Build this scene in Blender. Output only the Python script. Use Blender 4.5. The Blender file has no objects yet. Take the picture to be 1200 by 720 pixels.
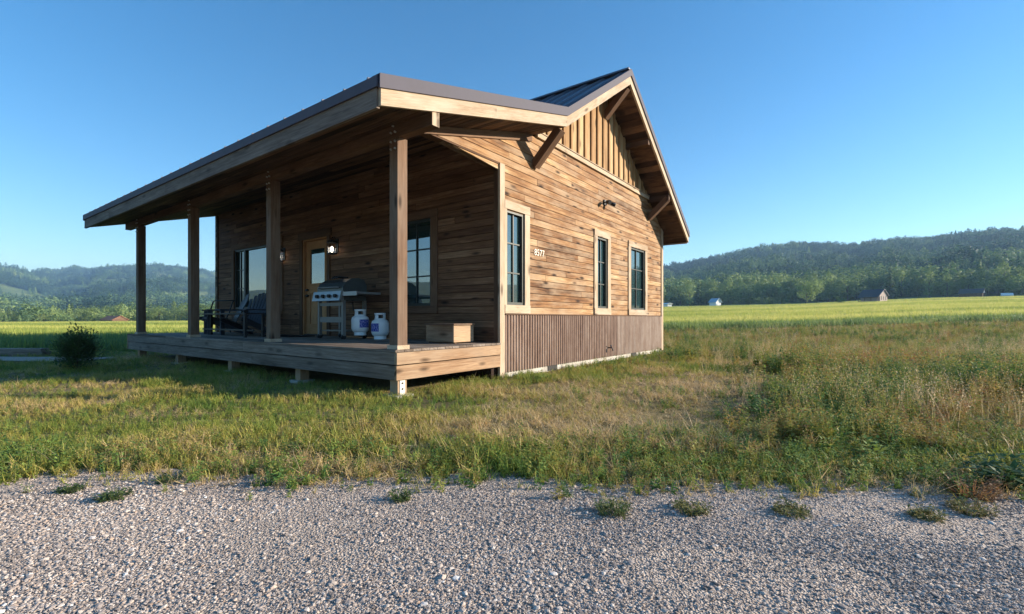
import bpy, bmesh, math, random
import numpy as np
from mathutils import Vector, Matrix
R = math.radians
random.seed(11); rng = np.random.default_rng(11)
scene = bpy.context.scene
COL = scene.collection

# ------------------------------------------------------------------ basics
def link(o, parent=None):
    COL.objects.link(o)
    if parent is not None: o.parent = parent
    return o
def tag(o, label=None, cat=None, group=None, kind=None):
    if label: o['label'] = label
    if cat: o['category'] = cat
    if group: o['group'] = group
    if kind: o['kind'] = kind
    return o
def empty(name, loc, rz=0.0, **k):
    o = bpy.data.objects.new(name, None); o.empty_display_size = .2
    o.location = loc; o.rotation_euler = (0, 0, rz); link(o)
    return tag(o, **k)
def copy_tree(o, parent=None):
    c = o.copy(); COL.objects.link(c)
    if parent is not None: c.parent = parent
    for ch in [q for q in o.children]: copy_tree(ch, c)
    return c

def unit(v):
    v = np.asarray(v, float); return v / max(np.linalg.norm(v), 1e-9)

class MB:
    """collects boxes, bars, tubes; build() links them as ONE mesh object"""
    def __init__(s): s.v = []; s.f = []; s.uv = []; s.tone = []; s.smooth = []
    def face(s, pts, uvs=None, tone=.5, smooth=False):
        b = len(s.v); s.v += [tuple(p) for p in pts]
        s.f.append(tuple(range(b, b + len(pts))))
        s.uv += uvs if uvs else [(p[0], p[2]) for p in pts]
        s.tone.append(tone); s.smooth.append(smooth)
    def hexa(s, P, L, tone=None, off=None):
        # P: 4 bottom + 4 top corners, L: unit long axis (grain direction)
        if tone is None: tone = random.random()
        if off is None: off = (random.uniform(0, 40), random.uniform(0, 40))
        P = [np.asarray(p, float) for p in P]; L = unit(L)
        h = np.array((0, 0, 1.)) if abs(L[2]) < .9 else np.array((1., 0, 0))
        A = unit(np.cross(L, h)); B = np.cross(L, A)
        c = sum(P) / 8
        for q in ((0, 1, 2, 3), (4, 5, 6, 7), (0, 1, 5, 4), (1, 2, 6, 5), (2, 3, 7, 6), (3, 0, 4, 7)):
            pts = [P[i] for i in q]
            n = np.cross(pts[1] - pts[0], pts[2] - pts[0]) + np.cross(pts[2] - pts[0], pts[3] - pts[0])
            if np.dot(n, sum(pts) / 4 - c) < 0: pts = pts[::-1]
            uv = [(float(np.dot(p, L)) + off[0], float(np.dot(p, A) + np.dot(p, B)) + off[1]) for p in pts]
            s.face(pts, uv, tone)
    def box(s, x0, x1, y0, y1, z0, z1, L='x', tone=None):
        P = [(x0, y0, z0), (x1, y0, z0), (x1, y1, z0), (x0, y1, z0), (x0, y0, z1), (x1, y0, z1), (x1, y1, z1), (x0, y1, z1)]
        s.hexa(P, {'x': (1, 0, 0), 'y': (0, 1, 0), 'z': (0, 0, 1)}[L], tone)
    def bar(s, p, q, w, h, up=(0, 0, 1), tone=None):
        p = np.asarray(p, float); q = np.asarray(q, float); L = unit(q - p)
        A = unit(np.cross(L, up)) * w / 2; B = unit(np.cross(A, L)) * h / 2
        s.hexa([p - A - B, p + A - B, p + A + B, p - A + B, q - A - B, q + A - B, q + A + B, q - A + B], L, tone)
    def tube(s, pts, r, n=10, tone=.5, cap=True):
        pts = [np.asarray(p, float) for p in pts]; rs = r if hasattr(r, '__len__') else [r] * len(pts)
        rings = []
        for i, p in enumerate(pts):
            d = unit(pts[min(i + 1, len(pts) - 1)] - pts[max(i - 1, 0)])
            h = np.array((0, 0, 1.)) if abs(d[2]) < .9 else np.array((1., 0, 0))
            A = unit(np.cross(d, h)); B = np.cross(d, A)
            rings.append([p + rs[i] * (math.cos(2 * math.pi * k / n) * A + math.sin(2 * math.pi * k / n) * B) for k in range(n)])
        for i in range(len(rings) - 1):
            for k in range(n):
                k2 = (k + 1) % n
                s.face([rings[i][k], rings[i][k2], rings[i + 1][k2], rings[i + 1][k]], [(0, 0)] * 4, tone, True)
        if cap:
            s.face(rings[0][::-1], [(0, 0)] * n, tone); s.face(rings[-1], [(0, 0)] * n, tone)
    def lathe(s, prof, c=(0, 0, 0), n=28, tone=.5, a0=0, a1=2 * math.pi):
        full = abs(a1 - a0 - 2 * math.pi) < 1e-6
        for i in range(len(prof) - 1):
            (r0, z0), (r1, z1) = prof[i], prof[i + 1]
            for k in range(n):
                t0 = a0 + (a1 - a0) * k / n; t1 = a0 + (a1 - a0) * (k + 1) / n
                pts = [(c[0] + r * math.cos(t), c[1] + r * math.sin(t), c[2] + z) for r, z, t in ((r0, z0, t0), (r0, z0, t1), (r1, z1, t1), (r1, z1, t0))]
                s.face(pts, [(t0, z0), (t1, z0), (t1, z1), (t0, z1)], tone, True)
    def mesh(s, name, mat):
        me = bpy.data.meshes.new(name); me.from_pydata(s.v, [], s.f)
        uvl = me.uv_layers.new(name='UVMap'); uvl.data.foreach_set('uv', np.array(s.uv, np.float32).ravel())
        a = me.attributes.new('tone', 'FLOAT', 'FACE'); a.data.foreach_set('value', np.array(s.tone, np.float32))
        me.polygons.foreach_set('use_smooth', np.array(s.smooth, bool))
        if any(s.smooth):
            bm = bmesh.new(); bm.from_mesh(me); bmesh.ops.remove_doubles(bm, verts=bm.verts, dist=1e-5); bm.to_mesh(me); bm.free()
        if mat: me.materials.append(mat)
        me.update(); return me
    def build(s, name, mat, parent=None, label=None):
        o = bpy.data.objects.new(name, s.mesh(name, mat)); link(o, parent)
        if label: o['label'] = label
        return o

# ------------------------------------------------------------------ materials
class NT:
    def __init__(s, name):
        s.m = bpy.data.materials.new(name); s.m.use_nodes = True; s.t = s.m.node_tree; s.t.nodes.clear()
    def n(s, typ, ins=None, **props):
        nd = s.t.nodes.new(typ)
        for k, v in props.items(): setattr(nd, k, v)
        for k, v in (ins or {}).items():
            if isinstance(v, bpy.types.NodeSocket): s.t.links.new(v, nd.inputs[k])
            else: nd.inputs[k].default_value = v
        return nd
    def math(s, op, a, b=0.0, c=None, clamp=False):
        nd = s.t.nodes.new('ShaderNodeMath'); nd.operation = op; nd.use_clamp = clamp
        for i, v in enumerate((a, b) if c is None else (a, b, c)):
            if isinstance(v, bpy.types.NodeSocket): s.t.links.new(v, nd.inputs[i])
            else: nd.inputs[i].default_value = v
        return nd.outputs[0]
    def ramp(s, fac, stops, interp='LINEAR'):
        nd = s.t.nodes.new('ShaderNodeValToRGB'); cr = nd.color_ramp; cr.interpolation = interp
        while len(cr.elements) > 1: cr.elements.remove(cr.elements[0])
        cr.elements[0].position = stops[0][0]; cr.elements[0].color = (*stops[0][1], 1)
        for p, c in stops[1:]:
            e = cr.elements.new(p); e.color = (*c, 1)
        s.t.links.new(fac, nd.inputs[0]); return nd.outputs[0]
    def mix(s, fac, a, b, typ='MIX'):
        nd = s.t.nodes.new('ShaderNodeMix'); nd.data_type = 'RGBA'; nd.blend_type = typ
        for i, v in ((0, fac), (6, a), (7, b)):
            if isinstance(v, bpy.types.NodeSocket): s.t.links.new(v, nd.inputs[i])
            else: nd.inputs[i].default_value = v if i == 0 else (*v, 1)
        return nd.outputs[2]
    def noise(s, vec, scale, detail=4, rough=.55, dist=0):
        ins = {'Scale': scale, 'Detail': detail, 'Roughness': rough, 'Distortion': dist}
        if vec is not None: ins['Vector'] = vec
        return s.n('ShaderNodeTexNoise', ins).outputs[0]
    def mapping(s, vec, scale):
        return s.n('ShaderNodeMapping', {'Vector': vec, 'Scale': scale}).outputs[0]
    def out(s, sh, vol=None):
        o = s.t.nodes.new('ShaderNodeOutputMaterial')
        if sh is not None: s.t.links.new(sh, o.inputs['Surface'])
        if vol is not None: s.t.links.new(vol, o.inputs['Volume'])
        return s.m
    def principled(s, color, rough=.7, metal=0.0, spec=.3, height=None, bump=.3, bdist=.01, **k):
        ins = {'Base Color': color if isinstance(color, bpy.types.NodeSocket) else (*color, 1), 'Roughness': rough, 'Metallic': metal, 'Specular IOR Level': spec}
        ins.update(k)
        if height is not None:
            ins['Normal'] = s.n('ShaderNodeBump', {'Height': height, 'Strength': bump, 'Distance': bdist}).outputs[0]
        return s.n('ShaderNodeBsdfPrincipled', ins).outputs[0]

def wood(name, stops, knots=.8, grain=.55, rough=.8, bump=.5, weather=None):
    t = NT(name)
    uv = t.n('ShaderNodeUVMap', uv_map='UVMap').outputs[0]
    tone = t.n('ShaderNodeAttribute', attribute_name='tone').outputs['Fac']
    warp = t.noise(t.mapping(uv, (1.6, 5, 1)), 1.0, 3)
    g1 = t.noise(t.mapping(uv, (1.1, 26, 1)), 1.3, 6, .65, .6)
    g2 = t.noise(t.mapping(uv, (5, 120, 1)), 1.0, 3, .6)
    big = t.noise(t.mapping(uv, (.9, 3.5, 1)), 1.0, 3, .5)
    f = t.math('ADD', tone, t.math('MULTIPLY', t.math('SUBTRACT', big, .5), 1.1))
    f = t.math('ADD', f, t.math('MULTIPLY', t.math('SUBTRACT', g1, .5), grain * 1.6), clamp=True)
    c = t.ramp(f, stops)
    c = t.mix(t.math('MULTIPLY', t.math('SUBTRACT', .62, g2, clamp=True), 1.4), c, tuple(x * .45 for x in stops[0][1]))
    if weather:
        wn = t.noise(t.mapping(uv, (.7, 2.0, 1)), 1.7, 5, .6)
        c = t.mix(t.n('ShaderNodeMapRange', {0: wn, 1: .42, 2: .72, 3: 0., 4: .8}).outputs[0], c, weather)
    # knots: small dark ovals with a ring of darker grain
    vo = t.n('ShaderNodeTexVoronoi', {'Vector': t.mapping(uv, (2.1, 7.0, 1)), 'Scale': 1.0, 'Randomness': 1.0})
    d = t.math('ADD', vo.outputs['Distance'], t.math('MULTIPLY', t.math('SUBTRACT', warp, .5), .12))
    pick = t.math('GREATER_THAN', t.n('ShaderNodeSeparateColor', {0: vo.outputs['Color']}).outputs[0], .35)
    k = t.math('MULTIPLY', t.n('ShaderNodeMapRange', {0: d, 1: .09, 2: .26, 3: 1.0, 4: 0.0}).outputs[0], pick)
    c = t.mix(t.math('MULTIPLY', k, knots), c, tuple(x * .35 for x in stops[0][1]))
    hgt = t.math('ADD', g1, t.math('MULTIPLY', g2, .6))
    return t.out(t.principled(c, rough, 0, .25, hgt, bump, .004))

M = {}
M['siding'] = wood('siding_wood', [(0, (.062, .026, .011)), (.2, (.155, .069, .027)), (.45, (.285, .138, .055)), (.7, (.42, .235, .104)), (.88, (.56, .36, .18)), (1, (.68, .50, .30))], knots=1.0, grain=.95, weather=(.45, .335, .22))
M['porch_siding'] = wood('dark_siding_wood', [(0, (.052, .022, .011)), (.3, (.13, .060, .030)), (.65, (.225, .114, .058)), (1, (.37, .22, .125))], knots=1.0, grain=.9)  # darker colour stops than the gable siding, without its weather blend
M['trim'] = wood('trim_wood', [(0, (.19, .115, .066)), (.4, (.36, .25, .155)), (1, (.55, .43, .30))], knots=.8, grain=.8, weather=(.55, .45, .35))
M['beam'] = wood('beam_wood', [(0, (.06, .032, .018)), (.4, (.15, .08, .045)), (1, (.28, .17, .10))])
M['post'] = wood('post_wood', [(0, (.060, .032, .020)), (.4, (.130, .073, .044)), (1, (.27, .170, .108))], grain=.9, weather=(.20, .145, .105))
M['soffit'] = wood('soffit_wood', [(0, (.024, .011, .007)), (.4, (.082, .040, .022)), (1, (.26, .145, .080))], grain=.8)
M['batten'] = wood('batten_wood', [(0, (.22, .115, .045)), (.4, (.40, .235, .105)), (1, (.62, .43, .235))], knots=.8)
M['deck'] = wood('deck_wood', [(0, (.10, .072, .054)), (.5, (.22, .172, .136)), (1, (.36, .30, .25))], knots=.6, grain=.9)
M['rim'] = wood('rim_wood', [(0, (.14, .075, .038)), (.5, (.32, .19, .105)), (1, (.52, .35, .21))], grain=.9, weather=(.34, .25, .17))
M['door'] = wood('door_wood', [(0, (.30, .14, .055)), (.5, (.47, .235, .10)), (1, (.58, .33, .16))], knots=.3, grain=.4)
M['crate'] = wood('crate_wood', [(0, (.28, .17, .08)), (.5, (.48, .32, .17)), (1, (.68, .52, .32))], knots=.5)

def plain(name, c, rough=.5, metal=0., spec=.4, var=.18, scale=12, bump=.05):
    t = NT(name); g = t.n('ShaderNodeTexCoord').outputs['Object']
    n = t.noise(g, scale, 5, .6)
    col = t.mix(n, tuple(x * (1 - var) for x in c), tuple(min(1, x * (1 + var)) for x in c))
    r = t.math('ADD', t.math('MULTIPLY', n, .2), rough - .1)
    return t.out(t.principled(col, r, metal, spec, n, bump, .01))
M['roof_metal'] = plain('roof_metal', (.115, .115, .145), .42, .25, .5, .22, 3)
M['flashing'] = plain('flashing_metal', (.090, .084, .104), .65, 0, .15, .3, 4)
M['dark_metal'] = plain('dark_metal', (.022, .022, .024), .45, .3, .5)
M['black'] = plain('black_paint', (.012, .012, .013), .5)
M['sash'] = plain('sash_bronze', (.028, .034, .030), .45, .1)
M['grill_metal'] = plain('grill_steel', (.30, .30, .30), .38, .6, .5, .15, 9)
M['grill_lid'] = plain('grill_lid_enamel', (.075, .085, .085), .35, .3, .5)
M['grill_cart'] = plain('grill_cart_paint', (.20, .185, .165), .5, .3)
M['tank'] = plain('tank_white', (.78, .78, .77), .4, 0, .5, .06, 8)
M['chair'] = plain('chair_paint', (.045, .055, .075), .6)
M['table_black'] = plain('table_black', (.014, .014, .016), .5)
M['mat'] = plain('mat_rubber', (.02, .018, .017), .95, 0, .1, .4, 60, .4)
M['brass'] = plain('numeral_metal', (.42, .36, .31), .45, .4)
M['white'] = plain('white_paint', (.75, .74, .72), .6)
M['galv'] = plain('galvanised', (.55, .54, .52), .45, .6)

t = NT('concrete'); g = t.n('ShaderNodeTexCoord').outputs['Object']
n1 = t.noise(g, 2.5, 6, .65); n2 = t.noise(g, 40, 4)
c = t.ramp(t.math('ADD', t.math('MULTIPLY', n1, .8), t.math('MULTIPLY', n2, .2)), [(.3, (.25, .23, .20)), (.5, (.46, .43, .38)), (.7, (.58, .55, .5))])
M['concrete'] = t.out(t.principled(c, .9, 0, .2, n2, .4, .006))

t = NT('corrugated_rust'); g = t.n('ShaderNodeTexCoord').outputs['Object']
n1 = t.noise(t.mapping(g, (2.0, 2.2, .5)), 2.2, 6, .65); n2 = t.noise(t.mapping(g, (9, 9, 2)), 4, 4)
tone = t.n('ShaderNodeAttribute', attribute_name='tone').outputs['Fac']
f = t.math('ADD', t.math('ADD', t.math('MULTIPLY', n1, .75), t.math('MULTIPLY', n2, .3)), t.math('MULTIPLY', tone, .25))
c = t.ramp(f, [(.35, (.15, .085, .058)), (.55, (.28, .18, .13)), (.72, (.39, .285, .22)), (.9, (.50, .40, .33))])
M['rust'] = t.out(t.principled(c, .55, .25, .4, n2, .15, .004))

t = NT('window_glass'); g = t.n('ShaderNodeTexCoord').outputs['Object']
wv = t.noise(g, 1.3, 2)
M['glass'] = t.out(t.principled((.018, .040, .042), .02, 0, 1.0, wv, .035, .02, IOR=1.9))

t = NT('lantern_glass')
a = t.n('ShaderNodeBsdfTransparent').outputs[0]; b = t.n('ShaderNodeBsdfGlossy', {'Roughness': .03}).outputs[0]
M['lantern_glass'] = t.out(t.n('ShaderNodeMixShader', {0: .1, 1: a, 2: b}).outputs[0])
t = NT('bulb_light')
M['bulb'] = t.out(t.n('ShaderNodeEmission', {'Color': (1, .86, .68, 1), 'Strength': 3.2}).outputs[0])

t = NT('tank_label_blue'); uv = t.n('ShaderNodeUVMap', uv_map='UVMap').outputs[0]
n1 = t.noise(t.mapping(uv, (9, 22, 1)), 1.2, 2); c = t.ramp(n1, [(.52, (.03, .05, .28)), (.56, (.30, .28, .55))])
M['label_blue'] = t.out(t.principled(c, .5))

# foliage: tint (per instance) picks the plant colour, the light does the rest
def leafmat(name, stops, transl=.35, rough=.55, inst=True):
    t = NT(name)
    tint = t.n('ShaderNodeAttribute', attribute_name='tint', attribute_type='INSTANCER' if inst else 'GEOMETRY').outputs['Fac']
    tone = t.n('ShaderNodeAttribute', attribute_name='tone').outputs['Fac']
    f = t.math('ADD', tint, t.math('MULTIPLY', t.math('SUBTRACT', tone, .5), .30), clamp=True)
    c = t.ramp(f, stops)
    p = t.principled(c, rough, 0, .25)
    tr = t.n('ShaderNodeBsdfTranslucent', {'Color': c}).outputs[0]
    return t.out(t.n('ShaderNodeMixShader', {0: transl, 1: p, 2: tr}).outputs[0])
VEG = [(0, (.68, .52, .31)), (.18, (.57, .41, .20)), (.36, (.45, .37, .10)), (.55, (.31, .335, .065)), (.75, (.17, .25, .045)), (1, (.075, .155, .035))]
M['veg'] = leafmat('veg_leaf', VEG)
M['weed'] = leafmat('weed_leaf', [(0, (.40, .20, .085)), (.12, (.46, .32, .13)), (.3, (.44, .37, .10)), (.6, (.23, .31, .065)), (1, (.08, .175, .05))])
M['crop'] = leafmat('crop_leaf', [(0, (.16, .235, .09)), (.35, (.31, .37, .085)), (.7, (.52, .53, .12)), (1, (.68, .62, .19))], .4)
M['forest'] = leafmat('forest_leaf', [(0, (.018, .048, .030)), (.4, (.055, .115, .050)), (.7, (.145, .225, .08)), (1, (.29, .35, .11))], .2, .7)
M['tree_leaf'] = leafmat('tree_leaf', [(0, (.020, .045, .018)), (.45, (.12, .185, .06)), (1, (.27, .34, .10))], .4, .65, inst=False)
M['shrub'] = leafmat('shrub_leaf', [(0, (.06, .12, .045)), (1, (.14, .20, .07))], .35, .5, inst=False)
M['bark'] = plain('bark', (.10, .075, .055), .9, 0, .1, .4, 6, .3)
M['wood_stalk'] = plain('stalk', (.16, .12, .06), .9, 0, .1)

t = NT('stone'); tint = t.n('ShaderNodeAttribute', attribute_name='tint', attribute_type='INSTANCER').outputs['Fac']
g = t.n('ShaderNodeTexCoord').outputs['Object']; n1 = t.noise(g, 55, 3)
c = t.ramp(tint, [(0, (.15, .125, .11)), (.2, (.28, .232, .205)), (.4, (.43, .352, .30)), (.6, (.54, .445, .37)), (.78, (.70, .61, .53)), (.9, (.46, .31, .21)), (1, (.78, .75, .71))])
c = t.mix(t.math('MULTIPLY', n1, .35), c, (.2, .19, .185))
M['stone'] = t.out(t.principled(c, .8, 0, .25))

t = NT('gravel_bed'); g = t.n('ShaderNodeTexCoord').outputs['Object']
vo = t.n('ShaderNodeTexVoronoi', {'Vector': g, 'Scale': 110.0}); n1 = t.noise(g, 1.2, 5)
c = t.ramp(t.n('ShaderNodeSeparateColor', {0: vo.outputs['Color']}).outputs[0], [(0, (.24, .195, .16)), (.5, (.42, .34, .28)), (1, (.58, .49, .41))])
c = t.mix(t.n('ShaderNodeMapRange', {0: n1, 1: .5, 2: .8, 3: 0., 4: .5}).outputs[0], c, (.36, .29, .23))
M['gravel'] = t.out(t.principled(c, .9, 0, .2, vo.outputs['Distance'], .7, .012))

t = NT('ground_soil'); g = t.n('ShaderNodeTexCoord').outputs['Object']
n1 = t.noise(g, .9, 6, .6); n2 = t.noise(g, 28, 5, .7)
c = t.ramp(t.math('ADD', t.math('MULTIPLY', n1, .6), t.math('MULTIPLY', n2, .4)), [(.3, (.10, .08, .04)), (.5, (.19, .155, .07)), (.7, (.33, .26, .14))])
M['soil'] = t.out(t.principled(c, .95, 0, .1, n2, .6, .03))

t = NT('hill_ground'); g = t.n('ShaderNodeTexCoord').outputs['Object']
n1 = t.noise(g, .012, 6, .6); n2 = t.noise(g, .09, 4, .6)
c = t.ramp(t.math('ADD', t.math('MULTIPLY', n1, .7), t.math('MULTIPLY', n2, .3)), [(.38, (.08, .12, .045)), (.52, (.14, .18, .06)), (.66, (.24, .25, .09))])
M['hill'] = t.out(t.principled(c, .95, 0, .1))

t = NT('crop_canopy'); g = t.n('ShaderNodeTexCoord').outputs['Object']
n1 = t.noise(t.mapping(g, (.012, .05, .05)), 1.0, 5, .6); n2 = t.noise(g, 6, 5, .7)
c = t.ramp(t.math('ADD', t.math('MULTIPLY', n1, .75), t.math('MULTIPLY', n2, .25)), [(.3, (.13, .16, .04)), (.5, (.26, .29, .06)), (.7, (.37, .37, .09))])
M['canopy'] = t.out(t.principled(c, .95, 0, .1, n2, .8, .15))

# ------------------------------------------------------------------ camera frame and house frame
F = 553.0; CAMH = .95
ANG = R(53.779)
U = np.array((-math.sin(ANG), math.cos(ANG))); V = np.array((math.cos(ANG), math.sin(ANG)))
P0 = np.array((-1.376, 5.679))                      # outer corner of the near porch post
def world(tt, ss): return P0 + tt * U + ss * V
def local(x, y):
    dx = np.asarray(x) - P0[0]; dy = np.asarray(y) - P0[1]
    return dx * U[0] + dy * U[1], dx * V[0] + dy * V[1]
HROT = -(math.pi / 2 - ANG)

# ------------------------------------------------------------------ noise + terrain
def hash2(ix, iy, seed=0):
    h = (ix.astype(np.int64) * 374761393 + iy.astype(np.int64) * 668265263 + seed * 974634541) & 0xffffffff
    h = ((h ^ (h >> 13)) * 1274126177) & 0xffffffff
    return ((h ^ (h >> 16)) & 0xffff) / 65535.0
def vnoise(x, y, seed=0):
    x = np.asarray(x, float); y = np.asarray(y, float)
    ix = np.floor(x); iy = np.floor(y); fx = x - ix; fy = y - iy
    fx = fx * fx * (3 - 2 * fx); fy = fy * fy * (3 - 2 * fy)
    a = hash2(ix, iy, seed); b = hash2(ix + 1, iy, seed); c_ = hash2(ix, iy + 1, seed); d = hash2(ix + 1, iy + 1, seed)
    return (a * (1 - fx) + b * fx) * (1 - fy) + (c_ * (1 - fx) + d * fx) * fy
def fbm(x, y, oct=4, seed=0):
    s = 0; a = .5; f = 1
    for i in range(oct):
        s = s + a * vnoise(np.asarray(x) * f, np.asarray(y) * f, seed + i * 7); a *= .5; f *= 2.03
    return s / (1 - .5 ** oct)
def sstep(a, b, x):
    q = np.clip((np.asarray(x, float) - a) / (b - a), 0, 1); return q * q * (3 - 2 * q)

def th_px(px): return math.atan((px - 600) / F)
def tan_el(px, y): return (373 - y) / F * math.cos(th_px(px))
# far edge of the fields (tangent of the elevation) against azimuth
_ft = [(-400, 381), (0, 379), (250, 377), (450, 373), (776, 360.5), (850, 359), (940, 357), (1020, 353), (1100, 350), (1200, 348), (1600, 347)]
FT = np.array([th_px(p) for p, y in _ft]); FE = np.array([tan_el(p, y) for p, y in _ft])
_rd = [(-700, 318, 2500), (-300, 306, 2500), (-60, 308, 2400), (0, 310, 2400), (20, 311, 2400), (34, 315, 2450), (66, 317, 2700), (85, 314, 2600), (104, 316.5, 2600), (118, 313.5, 2300), (130, 313, 2250),
       (150, 312, 2200), (180, 311, 2150), (208, 313, 2150), (230, 316, 2200), (250, 320, 2200), (330, 328, 2100), (450, 330, 1900), (600, 326, 1600), (700, 322, 1300), (776, 313.5, 1150), (800, 310, 1120), (830, 303, 1100), (860, 297.5, 1100), (900, 290, 1080),
       (930, 287, 1080), (960, 287, 1060), (1000, 288, 1050), (1030, 285, 1050), (1060, 281, 1050), (1100, 277.5, 1050), (1130, 273.5, 1030), (1160, 271, 1030), (1200, 270, 1030), (1300, 266, 1050), (1700, 275, 1200)]
RT = np.array([th_px(p) for p, y, r in _rd]); RE = np.array([tan_el(p, y) for p, y, r in _rd]); RR = np.array([r for p, y, r in _rd], float)
back = np.array([R(95), R(140), R(180)])
RT = np.concatenate([-back[::-1] , RT, back]); RE = np.concatenate([[.06, .07, .08], RE, [.08, .07, .06]]); RR = np.concatenate([[2300, 2400, 2400], RR, [1400, 2000, 2300]])
RFIELD = 300.0
def terrain(x, y):
    x = np.asarray(x, float); y = np.asarray(y, float)
    r = np.hypot(x, y); th = np.arctan2(x, y)
    eF = np.interp(th, FT, FE, left=-.004, right=.01)
    zF = CAMH + eF * RFIELD
    q = np.clip((r - 20) / (RFIELD - 20), 0, 4)
    zf = zF * np.minimum(q, 1)
    zR = CAMH + np.interp(th, RT, RE) * np.interp(th, RT, RR) - 10; Rr = np.interp(th, RT, RR)
    right = sstep(R(-8), R(10), th)
    q2 = (r - RFIELD) / (Rr - RFIELD)
    prof = (1 - right) * np.clip((q2 - .15) / .85, 0, 1) ** 1.55 + right * (np.clip(q2, 0, 1) ** 1.12)
    prof = np.where(q2 > 1, 1 - .45 * (q2 - 1) - .5 * (q2 - 1) ** 2, prof)
    n = (fbm(x / 260 + 3, y / 260 + 9, 4, 5) - .5) * 2
    amp = np.clip(4 * q2 * (1 - q2), 0, 1) * (right * sstep(0, .25, q2) + (1 - right) * sstep(.12, .5, q2))
    gul = (fbm(th * 22, r / 900, 3, 8) - .5) * 2
    zh = zF + (zR - zF) * np.clip(prof + amp * (.10 * n + .09 * gul), -.02, 1.0 if False else 2)
    zh = np.where(q2 > 0, zh, zf)
    near = (fbm(x / 1.7, y / 1.7, 3, 2) - .5) * .07 * sstep(2.2, 4.5, r)
    return np.where(r < RFIELD, zf + near, zh)

def gravel_edge(x):
    x = np.asarray(x, float)
    return 2.72 - .050 * x + (fbm(x * 1.7 + 5, x * 0 + 1.3, 4, 3) - .5) * .38

def polar(name, rs, ths, mat, dz=0., kind='structure'):
    T, Rr = np.meshgrid(ths, rs)
    X = Rr * np.sin(T); Y = Rr * np.cos(T); Z = terrain(X, Y) + dz
    nr, nt = T.shape
    v = np.stack([X, Y, Z], -1).reshape(-1, 3)
    idx = np.arange(nr * nt).reshape(nr, nt)
    f = np.stack([idx[:-1, :-1], idx[:-1, 1:], idx[1:, 1:], idx[1:, :-1]], -1).reshape(-1, 4)
    me = bpy.data.meshes.new(name); me.from_pydata(v.tolist(), [], f.tolist()); me.materials.append(mat)
    me.polygons.foreach_set('use_smooth', np.ones(len(f), bool)); me.update()
    o = link(bpy.data.objects.new(name, me)); o['kind'] = kind
    return o
ths = np.linspace(-math.pi, math.pi, 361)
ground = polar('ground', np.concatenate([[.02], np.linspace(.4, 8, 40), np.geomspace(8.4, RFIELD, 60)]), ths, M['soil'])
hills = polar('hills', np.concatenate([[RFIELD], np.geomspace(306, 3100, 90)]), np.linspace(-math.pi, math.pi, 721), M['hill'])

# gravel drive: sheet a few mm over the soil, with the ragged edge
xs = np.linspace(-9, 9, 181); rows = np.linspace(0, 1, 12)
v = []; f = []
for i, x in enumerate(xs):
    e = float(gravel_edge(x)) + .06
    for j, q in enumerate(rows):
        y = -6 + (e + 6) * q; v.append((x, y, float(terrain(x, y)) + .008))
for i in range(len(xs) - 1):
    for j in range(len(rows) - 1):
        a = i * len(rows) + j; f.append((a, a + len(rows), a + len(rows) + 1, a + 1))
me = bpy.data.meshes.new('gravel_road'); me.from_pydata(v, [], f); me.materials.append(M['gravel'])
road = link(bpy.data.objects.new('gravel_road', me)); road['kind'] = 'structure'

# path at the left, in the shade of the house
def strip(name, pts, w, mat, dz):
    v = []; f = []
    for i, (x, y) in enumerate(pts):
        v += [(x, y - w / 2, float(terrain(x, y - w / 2)) + dz), (x, y + w / 2, float(terrain(x, y + w / 2)) + dz)]
        if i: b = 2 * i; f.append((b - 2, b, b + 1, b - 1))
    me = bpy.data.meshes.new(name); me.from_pydata(v, [], f); me.materials.append(mat)
    o = link(bpy.data.objects.new(name, me)); o['kind'] = 'structure'; return o
PATHY = lambda x: 10.6 - .03 * (x + 10)
strip('path', [(x, PATHY(x)) for x in np.linspace(-16, -9.3, 20)], 1.0, M['gravel'], .03)

# ------------------------------------------------------------------ scatter (stuff only)
def make_gn():
    ng = bpy.data.node_groups.new('scatter', 'GeometryNodeTree')
    ng.interface.new_socket('Geometry', in_out='INPUT', socket_type='NodeSocketGeometry')
    ng.interface.new_socket('Collection', in_out='INPUT', socket_type='NodeSocketCollection')
    ng.interface.new_socket('Geometry', in_out='OUTPUT', socket_type='NodeSocketGeometry')
    N = ng.nodes; L = ng.links
    gi = N.new('NodeGroupInput'); go = N.new('NodeGroupOutput')
    ci = N.new('GeometryNodeCollectionInfo'); ci.inputs['Separate Children'].default_value = True; ci.inputs['Reset Children'].default_value = True
    L.new(gi.outputs['Collection'], ci.inputs['Collection'])
    ip = N.new('GeometryNodeInstanceOnPoints'); ip.inputs['Pick Instance'].default_value = True
    L.new(gi.outputs['Geometry'], ip.inputs['Points']); L.new(ci.outputs[0], ip.inputs['Instance'])
    def attr(nm, typ):
        a = N.new('GeometryNodeInputNamedAttribute'); a.data_type = typ; a.inputs['Name'].default_value = nm; return a.outputs['Attribute']
    L.new(attr('pick', 'INT'), ip.inputs['Instance Index'])
    er = N.new('FunctionNodeEulerToRotation'); L.new(attr('rot', 'FLOAT_VECTOR'), er.inputs[0]); L.new(er.outputs[0], ip.inputs['Rotation'])
    L.new(attr('scl', 'FLOAT_VECTOR'), ip.inputs['Scale'])
    L.new(ip.outputs[0], go.inputs[0])
    return ng
GN = make_gn()
def protos(name, meshes):
    c = bpy.data.collections.new(name)
    for i, m in enumerate(meshes):
        o = bpy.data.objects.new(name + '_proto', m); c.objects.link(o)
    return c
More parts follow.
